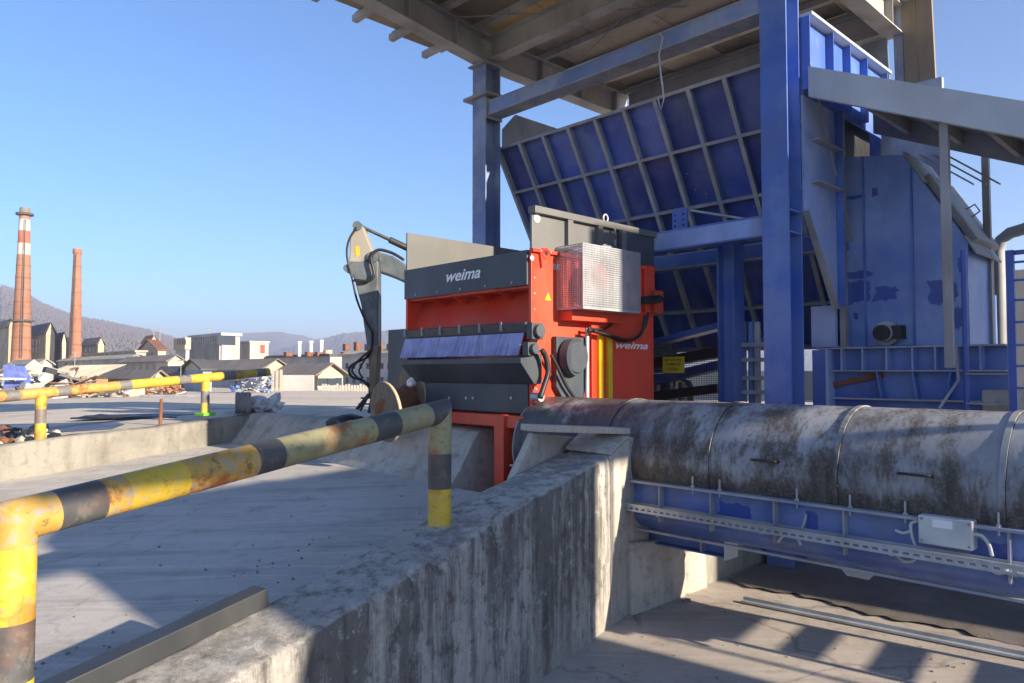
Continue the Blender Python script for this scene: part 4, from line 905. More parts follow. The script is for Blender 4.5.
# ------------------------------------------------------------------ roof
T = Thing('canopy_roof', 'weathered steel canopy roof overhead with purlins and stained boards', 'roof', 'L', (-7.5, 9, 8.3))
RX0, RX1, RY0, RY1, RZ = -11.05, -4.1, 3.0, 13.75, 8.90
ea, eb_ = from_w('L', onZ(366, 0, 8.33)), Vector((-10.42, 9.29, 0)); sk = (ea.x - .05 - eb_.x) / (ea.y - eb_.y)
xbm = lambda y: eb_.x + sk * (y - eb_.y) if y < eb_.y else eb_.x
oa, ob = from_w('L', onZ(322, 0, 8.88)), from_w('L', onZ(440, 62, 8.88))
xed = lambda y: (oa.x + (ob.x - oa.x) * (y - oa.y) / (ob.y - oa.y)) if y < ob.y else -10.75
for k_, x in enumerate((-10.42, -4.55)):
    if k_ == 0:
        eb = T.part('edge_beam', MB().ibeam((xbm(RY0), RY0, 8.60), (x, 9.29, 8.60), .30, .52), M['roofsteel']); T.part('edge_beam', MB().ibeam((x, 9.292, 8.60), (x, RY1 - .1, 8.60), .30, .52), M['roofsteel'])
    else: eb = T.part('edge_beam', MB().ibeam((x, RY0, 8.60), (x, RY1 - .1, 8.60), .30, .52), M['roofsteel'])
    for k in range(9):
        y = 3.5 + k * 1.2; xx = xbm(y) if k_ == 0 else x
        if abs(y - 9.3) > .3: T.part('beam_stiffener', MB().box(xx - .14, xx + .14, y - .008, y + .008, 8.365, 8.835), M['roofsteel'], eb)
T.part('rear_beam', MB().ibeam((-10.2, RY1 - .3, 8.60), (-4.7, RY1 - .3, 8.60), .24, .5), M['roofsteel'])
T.part('cross_girder', MB().ibeam((-10.25, 9.29, 8.62), (-4.72, 9.29, 8.62), .24, .45), M['roofsteel'])
pys = [3.4 + k * .92 for k in range(12)]
for y in pys: T.part('purlin', MB().box(xed(y) - .14, RX1 + .05, y - .055, y + .055, RZ - .03, RZ + .09), M['roofsteel'])
rng = random.Random(4)
nx = 6
for k in range(len(pys) - 1):
    for i in range(nx):
        x0 = -10.2 + (RX1 + 10.2) * (i - 1) / (nx - 1) if i else xed((pys[k] + pys[k + 1]) / 2); x1 = -10.2 + (RX1 + 10.2) * i / (nx - 1); z = RZ + .092 + rng.uniform(0, .012)
        m = M['ochre'] if (k, i) in ((6, 1), (6, 2)) else M['roofboard']
        T.part('roof_board', MB().box(x0 + .008, x1 - .008, pys[k] - .03, pys[k + 1] - .045, z, z + .03), m)
T.part('roof_sheet', MB().prism([(xed(RY0) + .05, RY0, RZ + .15), (xed(ob.y - .01) + .05, ob.y, RZ + .15), (-10.7, ob.y, RZ + .15), (-10.7, RY1, RZ + .15), (RX1, RY1, RZ + .15), (RX1, RY0, RZ + .15)], (0, 0, .02)), M['roofsteel'])
for a, b in (((-10.3, 8.0, 8.82), (-7.0, 10.9, 8.84)), ((-10.3, 11.5, 8.82), (-6.0, 9.4, 8.84))): T.part('wind_brace', MB().cyl(a, b, .012, 6), M['steel'])
# hanging boards at the rear right corner of the roof
for k, (px0, px1, y0, y1, m) in enumerate(((862, 888, 40, 92, 'steel'), (895, 904, 5, 82, 'rib'), (904, 918, 18, 84, 'tan'), (919, 934, 4, 92, 'tan'))):
    a, b = Ly(px0, y1, 13.55), Ly(px1, y0, 13.55)
    mb = MB(); mb.prism([(a.x, 13.55, a.z), (b.x, 13.55, a.z - .05), (b.x - .04, 13.55, 8.86), (a.x - .02, 13.55, 8.86)], (0, .06, 0))
    solo('hanging_board', ('dark steel sheet hanging under the roof edge above the grey chute', 'narrow dark board hanging beside the dark sheet at the roof corner', 'tan board hanging second from the right at the roof corner', 'tan board hanging outermost right at the roof corner')[k], 'board', mb, M[m], 'L', (a.x, 13.55, a.z), 'boards hanging at the roof corner')
# ------------------------------------------------------------------ inclined grey canopy at the right
T = Thing('inclined_canopy', 'light grey sheet canopy sloping down to the right on thin posts', 'canopy', 'L', (-3, 11, 2.6))
FY = 9.42; fa, fb = Ly(808, 66, FY), Ly(1024, 101, FY); fz = lambda x: fa.z + (fb.z - fa.z) * (x - fa.x) / (fb.x - fa.x)
x0, x1 = fa.x, .4
mb = MB(); mb.prism([(x0, FY, fz(x0)), (x1, FY, fz(x1)), (x1, FY, fz(x1) - .38), (x0, FY, fz(x0) - .40)], (0, .03, 0)); T.part('fascia', mb, M['fascia'])
mb = MB(); mb.hexa([(x0, FY + .03, fz(x0) - .10), (x1, FY + .03, fz(x1) - .10), (x1, FY + 2.2, fz(x1) - .10), (x0, FY + 2.2, fz(x0) - .10), (x0, FY + .03, fz(x0) - .05), (x1, FY + .03, fz(x1) - .05), (x1, FY + 2.2, fz(x1) - .05), (x0, FY + 2.2, fz(x0) - .05)]); T.part('roof_sheet', mb, M['steel'])
mb = MB(); mb.prism([(x0, FY + 2.2, fz(x0)), (x1, FY + 2.2, fz(x1)), (x1, FY + 2.2, fz(x1) - .38), (x0, FY + 2.2, fz(x0) - .40)], (0, .03, 0)); T.part('rear_fascia', mb, M['rib'])
for k in range(7):
    x = x0 + .5 + k * .68; T.part('rafter', MB().box(x - .03, x + .03, FY + .03, FY + 2.2, fz(x) - .30, fz(x) - .115), M['steel'])
T.part('flange', MB().bar((x0, FY + .05, fz(x0) - .40), (x1, FY + .05, fz(x1) - .39), .1, .012), M['fascia'])
for k, (px, yy) in enumerate(((945, FY + .12), (988, 12.0))):
    b = Ly(px + (5 if k == 0 else 3), 367, yy); T.part('post', MB().box(b.x - .045, b.x + .045, yy - .04, yy + .04, 2.55, fz(b.x) - .2), M['steel'])
b = Ly(985, 140, 11); mb = MB()
for k in range(3): mb.bar((b.x - .7 + k * .12, 10.8 + k * .12, fz(b.x) - .35), (b.x - .1 + k * .12, 10.8 + k * .12, fz(b.x) - .85), .10, .02)
T.part('loose_plates', mb, M['steel'])
# ------------------------------------------------------------------ blue casing on its frame
T = Thing('machine_casing', 'faded blue sheet casing with touched up paint patches and sloping lids', 'casing', 'L', (-3.6, 11.5, 2.83))
C0 = 11.0
pts = [Ly(*p, C0) for p in ((842, 157), (903, 155), (968, 243), (968, 347), (842, 347))]
mb = MB(); mb.prism(pts, (0, 1.1, 0)); body = T.part('body', mb, M['casing'])
for px, t0 in ((863, 157), (911, 168)):
    a, b = Ly(px, t0, C0), Ly(px, 346, C0); T.part('seam', MB().box(a.x - .012, a.x + .012, C0 - .03, C0, b.z, a.z), M['blue'], body)
for (x, y, w_, h_, sd_) in ((858, 291, .17, .17, 1), (886, 293, .15, .10, 2), (942, 292, .17, .16, 3), (846, 246, .04, .07, 4), (856, 197, .12, .025, 5), (875, 192, .04, .06, 6), (962, 265, .05, .1, 7), (958, 318, .06, .13, 8), (856, 316, .03, .05, 9), (858, 275, .19, .05, 10)):
    p = Ly(x, y, C0 - .004); patch(T, body, 'L', (p, (w_, 0, 0), (0, 0, h_)), M['blueneat'], sd_, amp=.22)
p = pts[3]; q = Lx(996, 345, p.x); sx = p.x
mb = MB(); mb.prism([(sx, C0 + .02, p.z), (sx, q.y, p.z), (sx, q.y, 3.6), (sx, C0 + .02, 3.6)], (.02, 0, 0)); T.part('side_panel', mb, M['casing'])
mb = MB(); mb.prism([(sx, C0 + .03, 3.605), (sx, q.y, 3.605), (sx, q.y, 4.1), (sx, C0 + .03, 4.2)], (-.15, 0, 0)); T.part('side_opening', mb, M['black'])
a, b = pts[1], pts[2]
dd = (b - a)
for k, (s0, s1, y0, y1, lift) in enumerate(((-.02, .33, -.03, 1.15, .04), (.25, .98, .15, 1.3, .10), (.93, 1.12, -.05, 1.15, .03))):
    P = a + dd * s0; Q = a + dd * s1; n_ = Vector((-dd.z, 0, dd.x)).normalized(); n_ = n_ if n_.z > 0 else -n_
    mb = MB(); u = Vector((0, 1, 0)); mb.hexa([P + u * y0 + n_ * .01, Q + u * y0 + n_ * .01, Q + u * y1 + n_ * .01, P + u * y1 + n_ * .01, P + u * y0 + n_ * lift, Q + u * y0 + n_ * lift, Q + u * y1 + n_ * lift, P + u * y1 + n_ * lift]); ld = T.part('lid', mb, M['steel'])
    if k == 1:
        c = (P + Q) / 2 + u * .9 + n_ * .1; t_ = dd.normalized(); mb = MB(); mb.tube([c - t_ * .07, c - t_ * .06 + n_ * .12, c + t_ * .06 + n_ * .12, c + t_ * .07], .012, 6); T.part('lid_handle', mb, M['steel'], ld)
p = Ly(884, 333, C0 - .2); mb = MB(); mb.cyl((p.x, C0, p.z), (p.x, C0 - .12, p.z), .17, 24); mb.cyl((p.x, C0 - .12, p.z), (p.x, C0 - .24, p.z), .12, 20); mot = T.part('bearing', mb, M['galv'], smooth='auto')
mb = MB(); mb.cyl((p.x - .01, C0 - .24, p.z), (p.x - .01, C0 - .29, p.z), .11, 18); mb.box(p.x + .1, p.x + .22, C0 - .2, C0, p.z - .08, p.z + .1); T.part('bearing_cap', mb, M['black'], mot, smooth='auto')
mb = MB(); mb.box(p.x - .25, p.x + .3, C0 - .18, C0 - .003, p.z - .2, p.z - .17); T.part('bearing_foot', mb, M['blueneat'], mot)
mb = MB(); mb.box(-4.85, -4.5, 11.1, 12.2, 5.5, 6.5); T.part('recess_shade', mb, M['black'])  # black box painting in the shadowed recess below the canopy
mb = MB(); p0, p1 = Ly(836, 110, 10.7), Ly(846, 347, 10.7); mb.box(p0.x, p1.x - .0, 10.7, 10.8, 2.86, 6.3); T.part('corner_post', mb, M['steel'])
p0, p1 = Ly(811, 347, 10.6), Ly(835, 347, 10.6); mb = MB(); mb.box(p0.x, p1.x, 10.62, 10.7, 2.86, Ly(820, 306, 10.6).z); T.part('side_tank', mb, M['bluefade'])
mb = MB(); mb.box(-4.4, -3.5, 12.4, 12.5, 5.4, 7.0); T.part('rear_baffle', mb, M['rib'])
# base frame
T = Thing('girder_frame', 'blue plate girder frame carrying the faded casing', 'frame', 'L', (-3.5, 10.6, 0))
BF = 10.45; a, b = Ly(815, 347, BF), Ly(1004, 346, BF); z1, z2, z3 = Ly(860, 347, BF).z, Ly(860, 370, BF).z, Ly(860, 398, BF).z
T.part('web', MB().box(a.x, b.x, BF + .16, BF + .18, 1.2, z1 - .02), M['blue'])
for z in (z1, z2, z3): T.part('flange', MB().box(a.x if z > z3 + .1 else a.x + .1, b.x, BF, BF + .35, z - .022, z), M['rib'])
for px in (823, 841, 862, 886, 912, 935, 957, 980):
    p = Ly(px, 358, BF); T.part('stiffener', MB().box(p.x - .01, p.x + .01, BF + .005, BF + .16, z2, z1 - .022), M['bluefade'])
for px, dx in ((876, .06), (912, .05), (950, -.05)):
    p = Ly(px, 372, BF); T.part('lower_stiffener', MB().bar((p.x, BF + .08, z2 - .02), (p.x + dx, BF + .08, z3), .02, .15, (0, 1, 0)), M['blue'])
a2 = Ly(812, 350, BF - .05); b2 = Ly(828, 350, BF - .05); T.part('end_post', MB().box(a2.x, b2.x - .04, BF - .05, BF + .12, 0, z1 - .03), M['blue']); T.part('end_post_flange', MB().box(b2.x - .038, b2.x, BF - .06, BF + .16, 0, z1 - .025), M['bluefade'])
T.part('foot', MB().box(b.x - .3, b.x - .1, BF, BF + .3, 0, 1.2), M['blue']); T.part('foot', MB().box(a.x + .5, a.x + .7, BF, BF + .3, 0, 1.2), M['blue'])
p, q = Ly(848, 375, BF + .1), Ly(880, 379, BF + .1); T.part('belt_strip', MB().bar((p.x - .25, BF + .12, z2 - .22), (p.x + .45, BF + .12, z2 - .06), .05, .07), M['rust'])
# access ladder and rails
T = Thing('access_ladder', 'bright blue access ladder with side rails at the right edge', 'ladder', 'L', (-2.4, 10, 0))
a = Ly(967, 405, 10.1); T.part('rail_pole', MB().cyl((a.x, 10.1, 0), (a.x, 10.1, Ly(967, 250, 10.1).z), .03, 12), M['blueneat'], smooth='auto')
b = Ly(1014, 405, 10.1); zt2 = Ly(1014, 250, 10.1).z
T.part('stile', MB().box(b.x - .04, b.x + .04, 10.07, 10.13, 0, zt2), M['blueneat']); T.part('stile', MB().box(b.x + .55, b.x + .63, 10.07, 10.13, 0, zt2 - .06), M['blueneat']); T.part('top_bar', MB().box(b.x - .04, b.x + .63, 10.135, 10.18, zt2 - .05, zt2), M['blueneat'])
for py in (262, 280, 300, 322, 345, 366, 388): p = Ly(1018, py, 10.1); T.part('rung', MB().cyl((b.x, 10.1, p.z), (b.x + .6, 10.1, p.z), .014, 8), M['blue'])
for py in (373, 403): p = Ly(990, py, 10.1); T.part('tread', MB().box(a.x, b.x - .04, 10.06, 10.2, p.z - .02, p.z), M['steel'])
mb = MB(); p = Ly(956, 348, 10.2); mb.bar((p.x, 10.2, 2.8), (p.x + .02, 10.2, 2.4), .03, .03); mb.bar((p.x + .02, 10.2, 2.4), (p.x - .2, 10.2, 2.05), .03, .03); T.part('bent_strut', mb, M['rib'])
p = Ly(1000, 405, 10.3); mb = MB(); mb.box(p.x - .19, p.x + .17, 10.3, 10.7, -.01, Ly(1000, 390, 10.3).z); solo('counterweight_block', 'small grey concrete block beside the blue ladder', 'block', mb, M['conc'], 'L', (p.x, 10.5, 0), bevel=.02)
mb = MB(); P = [Ly(*q, 12.6) for q in ((1035, 224), (1024, 229), (1010, 233), (1001, 240), (998, 252), (999, 280), (1000, 345))]; P.append(Vector((P[-1].x, P[-1].y, -.02))); mb.tube(P, .085, 14); solo('duct', 'curved grey duct pipe at the right behind the casing', 'duct', mb, M['steel'], 'L', (P[-1].x, 12.6, 2.5), smooth=True)
mb = MB(); p = Ly(1012, 300, 30); mb.box(p.x - 6, p.x + 6, 30, 38, .5, 6.0); solo('rear_building', 'pale low building glimpsed behind the blue ladder', 'building', mb, M['pale_wall'], 'L', (p.x, 33, 0))
mb = MB(); p = Ly(700, 380, 30); mb.box(p.x - 3, p.x + 3.5, 30, 34, .5, 2.55); solo('rear_shed', 'white shed glimpsed through the wire mesh beside the yellow sign', 'shed', mb, M['pale_wall'], 'L', (p.x, 32, 0))
# ------------------------------------------------------------------ excavator with raised arm (behind the shredder)
ED = 13.2
T = Thing('excavator', 'grey excavator arm with tan head reaching up beside the red shredder', 'excavator', 'W', (1.2, 14.6, 1.6))
def poly_px(pxs, d, th): 
    mb = MB(); mb.prism([onD(a, b, d) for a, b in pxs], (0, th, 0)); return mb
st_ = T.part('stick', poly_px([(349, 262), (345.5, 268), (349, 274), (354, 278), (361, 305), (366, 340), (370, 376), (376, 377), (378, 345), (378, 262), (374, 256), (358, 262)], ED, .36), M['armgrey'], bevel=.02)
T.part('stick_head', poly_px([(349, 262), (350, 238), (354, 226), (358, 223), (363, 227), (370, 245), (374, 256), (372, 262), (358, 262.3)], ED, .36), M['armtan'], st_, bevel=.02)
T.part('stick_tip', poly_px([(368, 345), (378, 345), (376.5, 380), (374, 392), (370, 392), (369, 376)], ED - .01, .38), M['armdirt'], st_, bevel=.02)
T.part('decal', poly_px([(355, 247), (359, 245.5), (359.5, 255), (356, 257)], ED - .006, .004), M['yellow'], st_)
for a, b, r_ in ((357.5, 226, .11), (347.5, 268.5, .09), (373, 257, .13)):
    p = onD(a, b, ED); mb = MB(); mb.cyl((p.x, ED - .05, p.z), (p.x, ED + .42, p.z), r_ * .75, 16); T.part('pin', mb, M['armgrey'], st_, smooth='auto')
bm_ = T.part('boom', poly_px([(368, 254), (372, 251), (380, 252), (393, 256), (404, 263), (450, 300), (470, 330), (450, 335), (405, 282), (392, 276), (378, 271), (372, 266)], ED + .5, .45), M['armgrey'], bevel=.03)
a, b = onD(358, 225, ED + .18), onD(420, 254, ED + .7); mb = MB(); mb.cyl(a, a + (b - a) * .5, .032, 10); mb.cyl(a + (b - a) * .5, b, .06, 12); T.part('stick_cylinder', mb, M['black'], smooth='auto')
def ahose(pxs, r_, d): 
    P = [onD(a, b, d) for a, b in pxs]; mb = MB(); Q = []
    for i in range(len(P) - 1):
        p0, p1, p2, p3 = P[max(i - 1, 0)], P[i], P[i + 1], P[min(i + 2, len(P) - 1)]
        for k in range(5): t = k / 5; Q.append(.5 * (2 * p1 + (p2 - p0) * t + (2 * p0 - 5 * p1 + 4 * p2 - p3) * t * t + (3 * p1 - p0 - 3 * p2 + p3) * t ** 3))
    Q.append(P[-1]); mb.tube(Q, r_, 6); T.part('hose', mb, M['black'], smooth=True)
ahose([(357, 227), (349, 240), (347, 256), (352, 278), (357, 300), (366, 322), (372, 332), (372, 345)], .022, ED - .06)
ahose([(404, 260), (392, 253), (378, 250), (371, 258), (374, 274), (368, 281), (354, 280)], .028, ED - .08)
ahose([(372, 332), (371, 350), (366, 358), (355, 363), (349, 369), (352, 377), (362, 380), (369, 387)], .025, ED - .07)
ahose([(368, 352), (358, 361), (352, 370), (358, 378), (369, 384)], .02, ED - .1)
ahose([(370, 350), (364, 361), (359, 371), (363, 378)], .018, ED - .12)
g = onD(372, 392, ED)
mb = MB(); mb.cyl((g.x, ED + .18, g.z + .15), (g.x, ED + .18, g.z - .12), .10, 14); T.part('rotator', mb, M['black'], smooth='auto')
for (a, b) in (((371, 391), (360, 411)), ((369, 394), (357, 409)), ((373, 394), (369, 413)), ((376, 393), (383, 413)), ((377, 395), (387, 411)), ((372, 392), (375, 412))):
    T.part('grapple_tine', MB().bar(onD(*a, ED + .05 + random.uniform(0, .3)), onD(*b, ED + .05 + random.uniform(0, .3)), .06, .04), M['black'])
for py in (398, 404): p, q = onD(361 + (py - 398) * -.4, py, ED + .1), onD(372, py, ED + .1); T.part('tine_web', MB().bar(p, q, .04, .03), M['black'])
# carrier behind the shredder
gz = 1.62
T.part('undercarriage', MB().box(.2, 3.0, 13.9, 16.4, gz + .45, gz + .85), M['black'], bevel=.05)
for y in (13.7, 16.0): T.part('track', MB().box(-.3, 3.4, y, y + .5, gz, gz + .75), M['black'], bevel=.15)
T.part('upper_body', MB().box(.2, 3.2, 14.0, 16.3, gz + .86, gz + 1.5), M['armgrey'], bevel=.05)
cab = T.part('cab', MB().box(.3, 1.4, 13.95, 14.9, gz + 1.51, gz + 2.3), M['armtan'], bevel=.05)
mb = MB(); p, q = onD(460, 325, ED + .7), Vector((1.2, 15.2, gz + 1.2)); mb.bar(p, q, .4, .45); T.part('boom_foot', mb, M['armgrey'])
p = onD(348, 413, 12.6); mb = MB(); mb.blob((p.x, p.y, yz(p.x, p.y)), .34, 3, .35, 6, .45); solo('spoil_heap', 'small dark heap of spoil on the yard by the grapple', 'heap', mb, M['black'], base=(p.x, p.y, yz(p.x, p.y)))
# ------------------------------------------------------------------ background
def ground_at(px, D): p = onD(px, 372, D); return yz(p.x, p.y)
def lbox(T, pxc, D, pxl, pxr, ytop, mat, name='wall', zb=None, ybase=None):
    c = from_w('L', onD(pxc, ytop, D)); z0 = ground_at(pxc, D) - .2 if zb is None else zb
    xl = Ly(pxl, ytop, c.y).x; yr = Lx(pxr, ytop, c.x).y
    T.part(name, MB().box(xl, c.x, c.y, yr, z0, c.z), mat); return xl, c.x, c.y, yr, z0, c.z
def bldg(name, label, cat, pxc, D): c = from_w('L', onD(pxc, 372, D)); return Thing(name, label, cat, 'L', (c.x, c.y, ground_at(pxc, D)))
def win_y(T, B, px, py, w, h, mat='glass', name='window'):   # on the -Ly face
    c = Ly(px, py, B[2]); T.part(name, MB().box(c.x - w / 2, c.x + w / 2, B[2] - .04, B[2] + .05, c.z - h / 2, c.z + h / 2), M[mat])
def win_x(T, B, px, py, w, h, mat='glass', name='window'):
    c = Lx(px, py, B[1]); T.part(name, MB().box(B[1] - .05, B[1] + .04, c.y - w / 2, c.y + w / 2, c.z - h / 2, c.z + h / 2), M[mat])
def gable_roof(T, B, rise, mat, along='x', over=.5, name='roof'):
    x0, x1, y0, y1, z0, z1 = B; th = .15
    if along == 'x':
        m = (y0 + y1) / 2; T.part(name, MB().prism([(x0 - over, y0 - over, z1 - .05), (x0 - over, m, z1 + rise), (x0 - over, y1 + over, z1 - .05), (x0 - over, y1 + over, z1 + th), (x0 - over, m, z1 + rise + th), (x0 - over, y0 - over, z1 + th)], (x1 - x0 + 2 * over, 0, 0)), mat)
        T.part('gable', MB().prism([(x1 - .02, y0, z1 + .001), (x1 - .02, y1, z1 + .001), (x1 - .02, m, z1 + rise - .05)], (.0199, 0, 0)), M['cream'])
    else:
        m = (x0 + x1) / 2; T.part(name, MB().prism([(x0 - over, y0 - over, z1 - .05), (m, y0 - over, z1 + rise), (x1 + over, y0 - over, z1 - .05), (x1 + over, y0 - over, z1 + th), (m, y0 - over, z1 + rise + th), (x0 - over, y0 - over, z1 + th)], (0, y1 - y0 + 2 * over, 0)), mat)
        T.part('gable', MB().prism([(x0, y0 + .02, z1 + .001), (x1, y0 + .02, z1 + .001), (m, y0 + .02, z1 + rise - .05)], (0, -.0199, 0)), M['cream'])
# chimneys
def chimney(label, D, pxb, pxt, yt, wb, wt, bands):
    b = onD(pxb, 372, D); g = yz(b.x, b.y); T = Thing('brick_chimney', label, 'chimney', 'W', (b.x, b.y, g), 'brick factory chimneys')
    tp = onD(pxt, yt, D); rb, rt = wb * D / F / 2, wt * D / F / 2; H = tp.z - g
    def seg(name, z0, z1, mat, e=0):
        k0, k1 = (z0 - g) / H, (z1 - g) / H; mb = MB(); m = max(1, int((z1 - z0) / 2))
        mb.tube([(b.x, b.y, z0 + (z1 - z0) * i / m) for i in range(m + 1)], [rb + (rt - rb) * (k0 + (k1 - k0) * i / m) + e for i in range(m + 1)], 24); return T.part(name, mb, mat, smooth='auto')
    last = g
    for (y0, y1, m) in bands:
        z0, z1 = (g - .5 if y0 is None else onD(pxt, y0, D).z), onD(pxt, y1, D).z; seg('shaft', z0, z1, M[m])
    return T, b, rb, rt, seg
T, b, rb, rt, seg = chimney('tall brick chimney with red and white bands at the far left', 150, 20.5, 23.5, 208, 19, 9, [(None, 255, 'brick'), (255, 243.5, 'brickwhite'), (243.5, 231, 'brickred'), (231, 219.5, 'brickwhite'), (219.5, 214, 'brick'), (214, 208, 'roofgrey')])
for k in range(8): z = onD(22, 350 - k * 12, 150).z; seg('hoop', z - .06, z + .06, M['rust'], .05)
for y in (214.5, 321): z = onD(22, y, 150).z; seg('gallery', z - .15, z + .25, M['roofdark'], .65)
mb = MB()
for k in range(2): mb.bar((b.x + rb * .5 + k * .5, b.y - rb * .95, onD(22, 358, 150).z), (b.x + rt * .5 + k * .3, b.y - rt * .95, onD(22, 220, 150).z), .12, .12)
T.part('ladder', mb, M['roofdark'])
T, b, rb, rt, seg = chimney('shorter plain brick chimney right of the banded one', 165, 74.5, 76.5, 249, 13, 6.6, [(None, 252, 'brick'), (252, 249, 'brickred')])
for k in range(7): z = onD(76, 345 - k * 13, 165).z; seg('hoop', z - .06, z + .06, M['rust'], .05)
z = onD(76, 251, 165).z; seg('crown', z - .6, z + .4, M['brick'], .18)
mb = MB(); mb.bar((b.x + .1, b.y - rb - .05, onD(76, 355, 165).z), (b.x + .1, b.y - rt - .05, onD(76, 255, 165).z), .25, .1); T.part('ladder', mb, M['roofdark'])
# silo block
T = bldg('silo_block', 'tall pale industrial block with a lit end wall and window row, mid distance', 'building', 222, 130)
B = lbox(T, 222, 130, 190, 240, 335.5, M['pale_wall']); T.part('roof_slab', MB().box(B[0] - .3, B[1] + .3, B[2] - .3, B[3] + .3, B[5], B[5] + .5), M['grey_wall'])
for k in range(13): win_y(T, B, 192 + k * 2.35, 341.2 - k * .18, .45, 1.0)
for k in range(17): c = Ly(191 + k * 1.85, 352, B[2]); T.part('wall_rib', MB().box(c.x - .09, c.x + .09, B[2] - .25, B[2] - .002, B[4], c.z + 1.6), M['grey_wall'])
win_x(T, B, 226.5, 340.5, 3.2, 1.6)
T = bldg('silo_tower', 'narrow grey tower standing left of the pale industrial block', 'building', 189, 128)
B = lbox(T, 186, 128, 176, 189.5, 338.5, M['grey_wall']); T.part('head', MB().box(B[0] - .3, B[1] + .4, B[2] - .3, B[3] + .1, B[5] - 1.9, B[5] + .15), M['cream'])
for k in range(4): c = Ly(178 + k * 2.3, 342, B[2] - .3); T.part('window', MB().box(c.x - .25, c.x + .25, B[2] - .36, B[2] - .2, c.z - .45, c.z + .45), M['glass'])
T = bldg('white_hall', 'small white box shaped hall right of the pale industrial block', 'building', 250, 140)
B = lbox(T, 250, 140, 239, 268.5, 342.5, M['pale_wall']); win_x(T, B, 262.5, 349, .9, 1.6, 'stred', 'panel'); T.part('roof_slab', MB().box(B[0] - .2, B[1] + .2, B[2] - .2, B[3] + .2, B[5], B[5] + .3), M['grey_wall'])
# factory with vents
T = bldg('vent_factory', 'long low factory hall with three white roof stacks', 'building', 300, 125)
B = lbox(T, 330, 125, 268, 372, 356, M['grey_wall'])
T.part('roof_slab', MB().box(B[0] - .3, B[1] + .3, B[2] - .3, B[3] + .3, B[5], B[5] + .4), M['roofdark'])
for px, yt in ((299.5, 341.5), (311, 341), (321.5, 340)):
    p = from_w('L', onD(px, yt, 128)); mb = MB(); mb.cyl((p.x, p.y, B[5]), (p.x, p.y, p.z), .3, 12); mb.cyl((p.x, p.y, p.z - .3), (p.x, p.y, p.z), .42, 12); T.part('stack', mb, M['white'], smooth='auto')
p = from_w('L', onD(328, 350, 128)); mb = MB(); mb.cyl((p.x, p.y, B[5]), (p.x, p.y, p.z), .75, 16); T.part('tank', mb, M['cream'], smooth='auto')
for px in (285, 306, 316, 342): p = from_w('L', onD(px, 352, 127)); T.part('roof_unit', MB().box(p.x - .5, p.x + .5, p.y, p.y + 1.2, B[5], p.z), M['rust'])
# right hall
T = bldg('office_hall', 'grey two storey hall with light roof and window bands behind the excavator', 'building', 372, 100)
B = lbox(T, 430, 100, 342, 470, 353, M['grey_wall']); T.part('roof', MB().prism([(B[0] - .5, B[2] - .5, B[5]), (B[1] + .5, B[2] - .5, B[5]), (B[1] + .5, B[3], B[5] + 1.6), (B[0] + 3, B[3], B[5] + 1.6)], (0, 0, .2)), M['rooflight'])
for r_, py in enumerate((366, 380)):
    for k in range(9): win_y(T, B, 347 + k * 7, py, .75, .85)
for k in range(6): p = from_w('L', onD(344 + k * 11, 344, 110)); T.part('roof_unit', MB().box(p.x - .4, p.x + .4, p.y, p.y + .8, B[5] + .6, p.z + (k % 2) * .3), M['rust'])
# gable house
T = bldg('gable_house', 'low house with brown gable roof and white windows beside the picket fence', 'house', 290, 88)
B = lbox(T, 318, 88, 262, 343, 376, M['cream'])
gable_roof(T, B, 1.45, M['roofgrey'], 'x', .7)
for px in (323, 331.5): win_x(T, B, px, 382, 1.3, .9); 
for px in (323, 331.5): c = Lx(px, 386.5, B[1]); T.part('sill', MB().box(B[1] + .05, B[1] + .14, c.y - .8, c.y + .8, c.z - .06, c.z + .04), M['white'])
win_x(T, B, 338.5, 384, .9, 1.5, 'glass', 'door')
T = bldg('board_screen', 'grey corrugated screen wall in front of the gable house', 'screen', 296, 84)
c0, c1 = from_w('L', onD(280, 376, 84)), from_w('L', onD(313.5, 375, 84)); n = 20; g_ = ground_at(296, 84)
T.part('sheet', MB().prism([(c0.x, c0.y, g_ - .3), (c1.x, c1.y, g_ - .3), (c1.x, c1.y, c1.z), (c0.x, c0.y, c1.z)], (0, .1, 0)), M['grey_wall'])
# fences: pickets as one stuff part each
def fence(label, px0, px1, yt, D, mat, step=.32):
    g = ground_at((px0 + px1) / 2, D); a, b = onD(px0, yt, D), onD(px1, yt, D); T = Thing('picket_fence', label, 'fence', 'W', ((a.x + b.x) / 2, D, g)); mb = MB(); x = a.x; rng = random.Random(int(px0))
    while x < b.x: mb.box(x, x + step * .72, D, D + .05, g - .2, a.z + rng.uniform(-.1, .1)); x += step
    T.part('pickets', mb, mat, kind='stuff'); T.part('rail', MB().box(a.x, b.x, D + .06, D + .12, g + .3, g + .4), mat)
fence('pale picket fence in front of the grey two storey hall', 322, 392, 384.5, 82, M['pale_wall'])
fence('tall pale plank fence section left of the grey screen wall', 271.5, 280, 370, 82, M['plank'], .45)
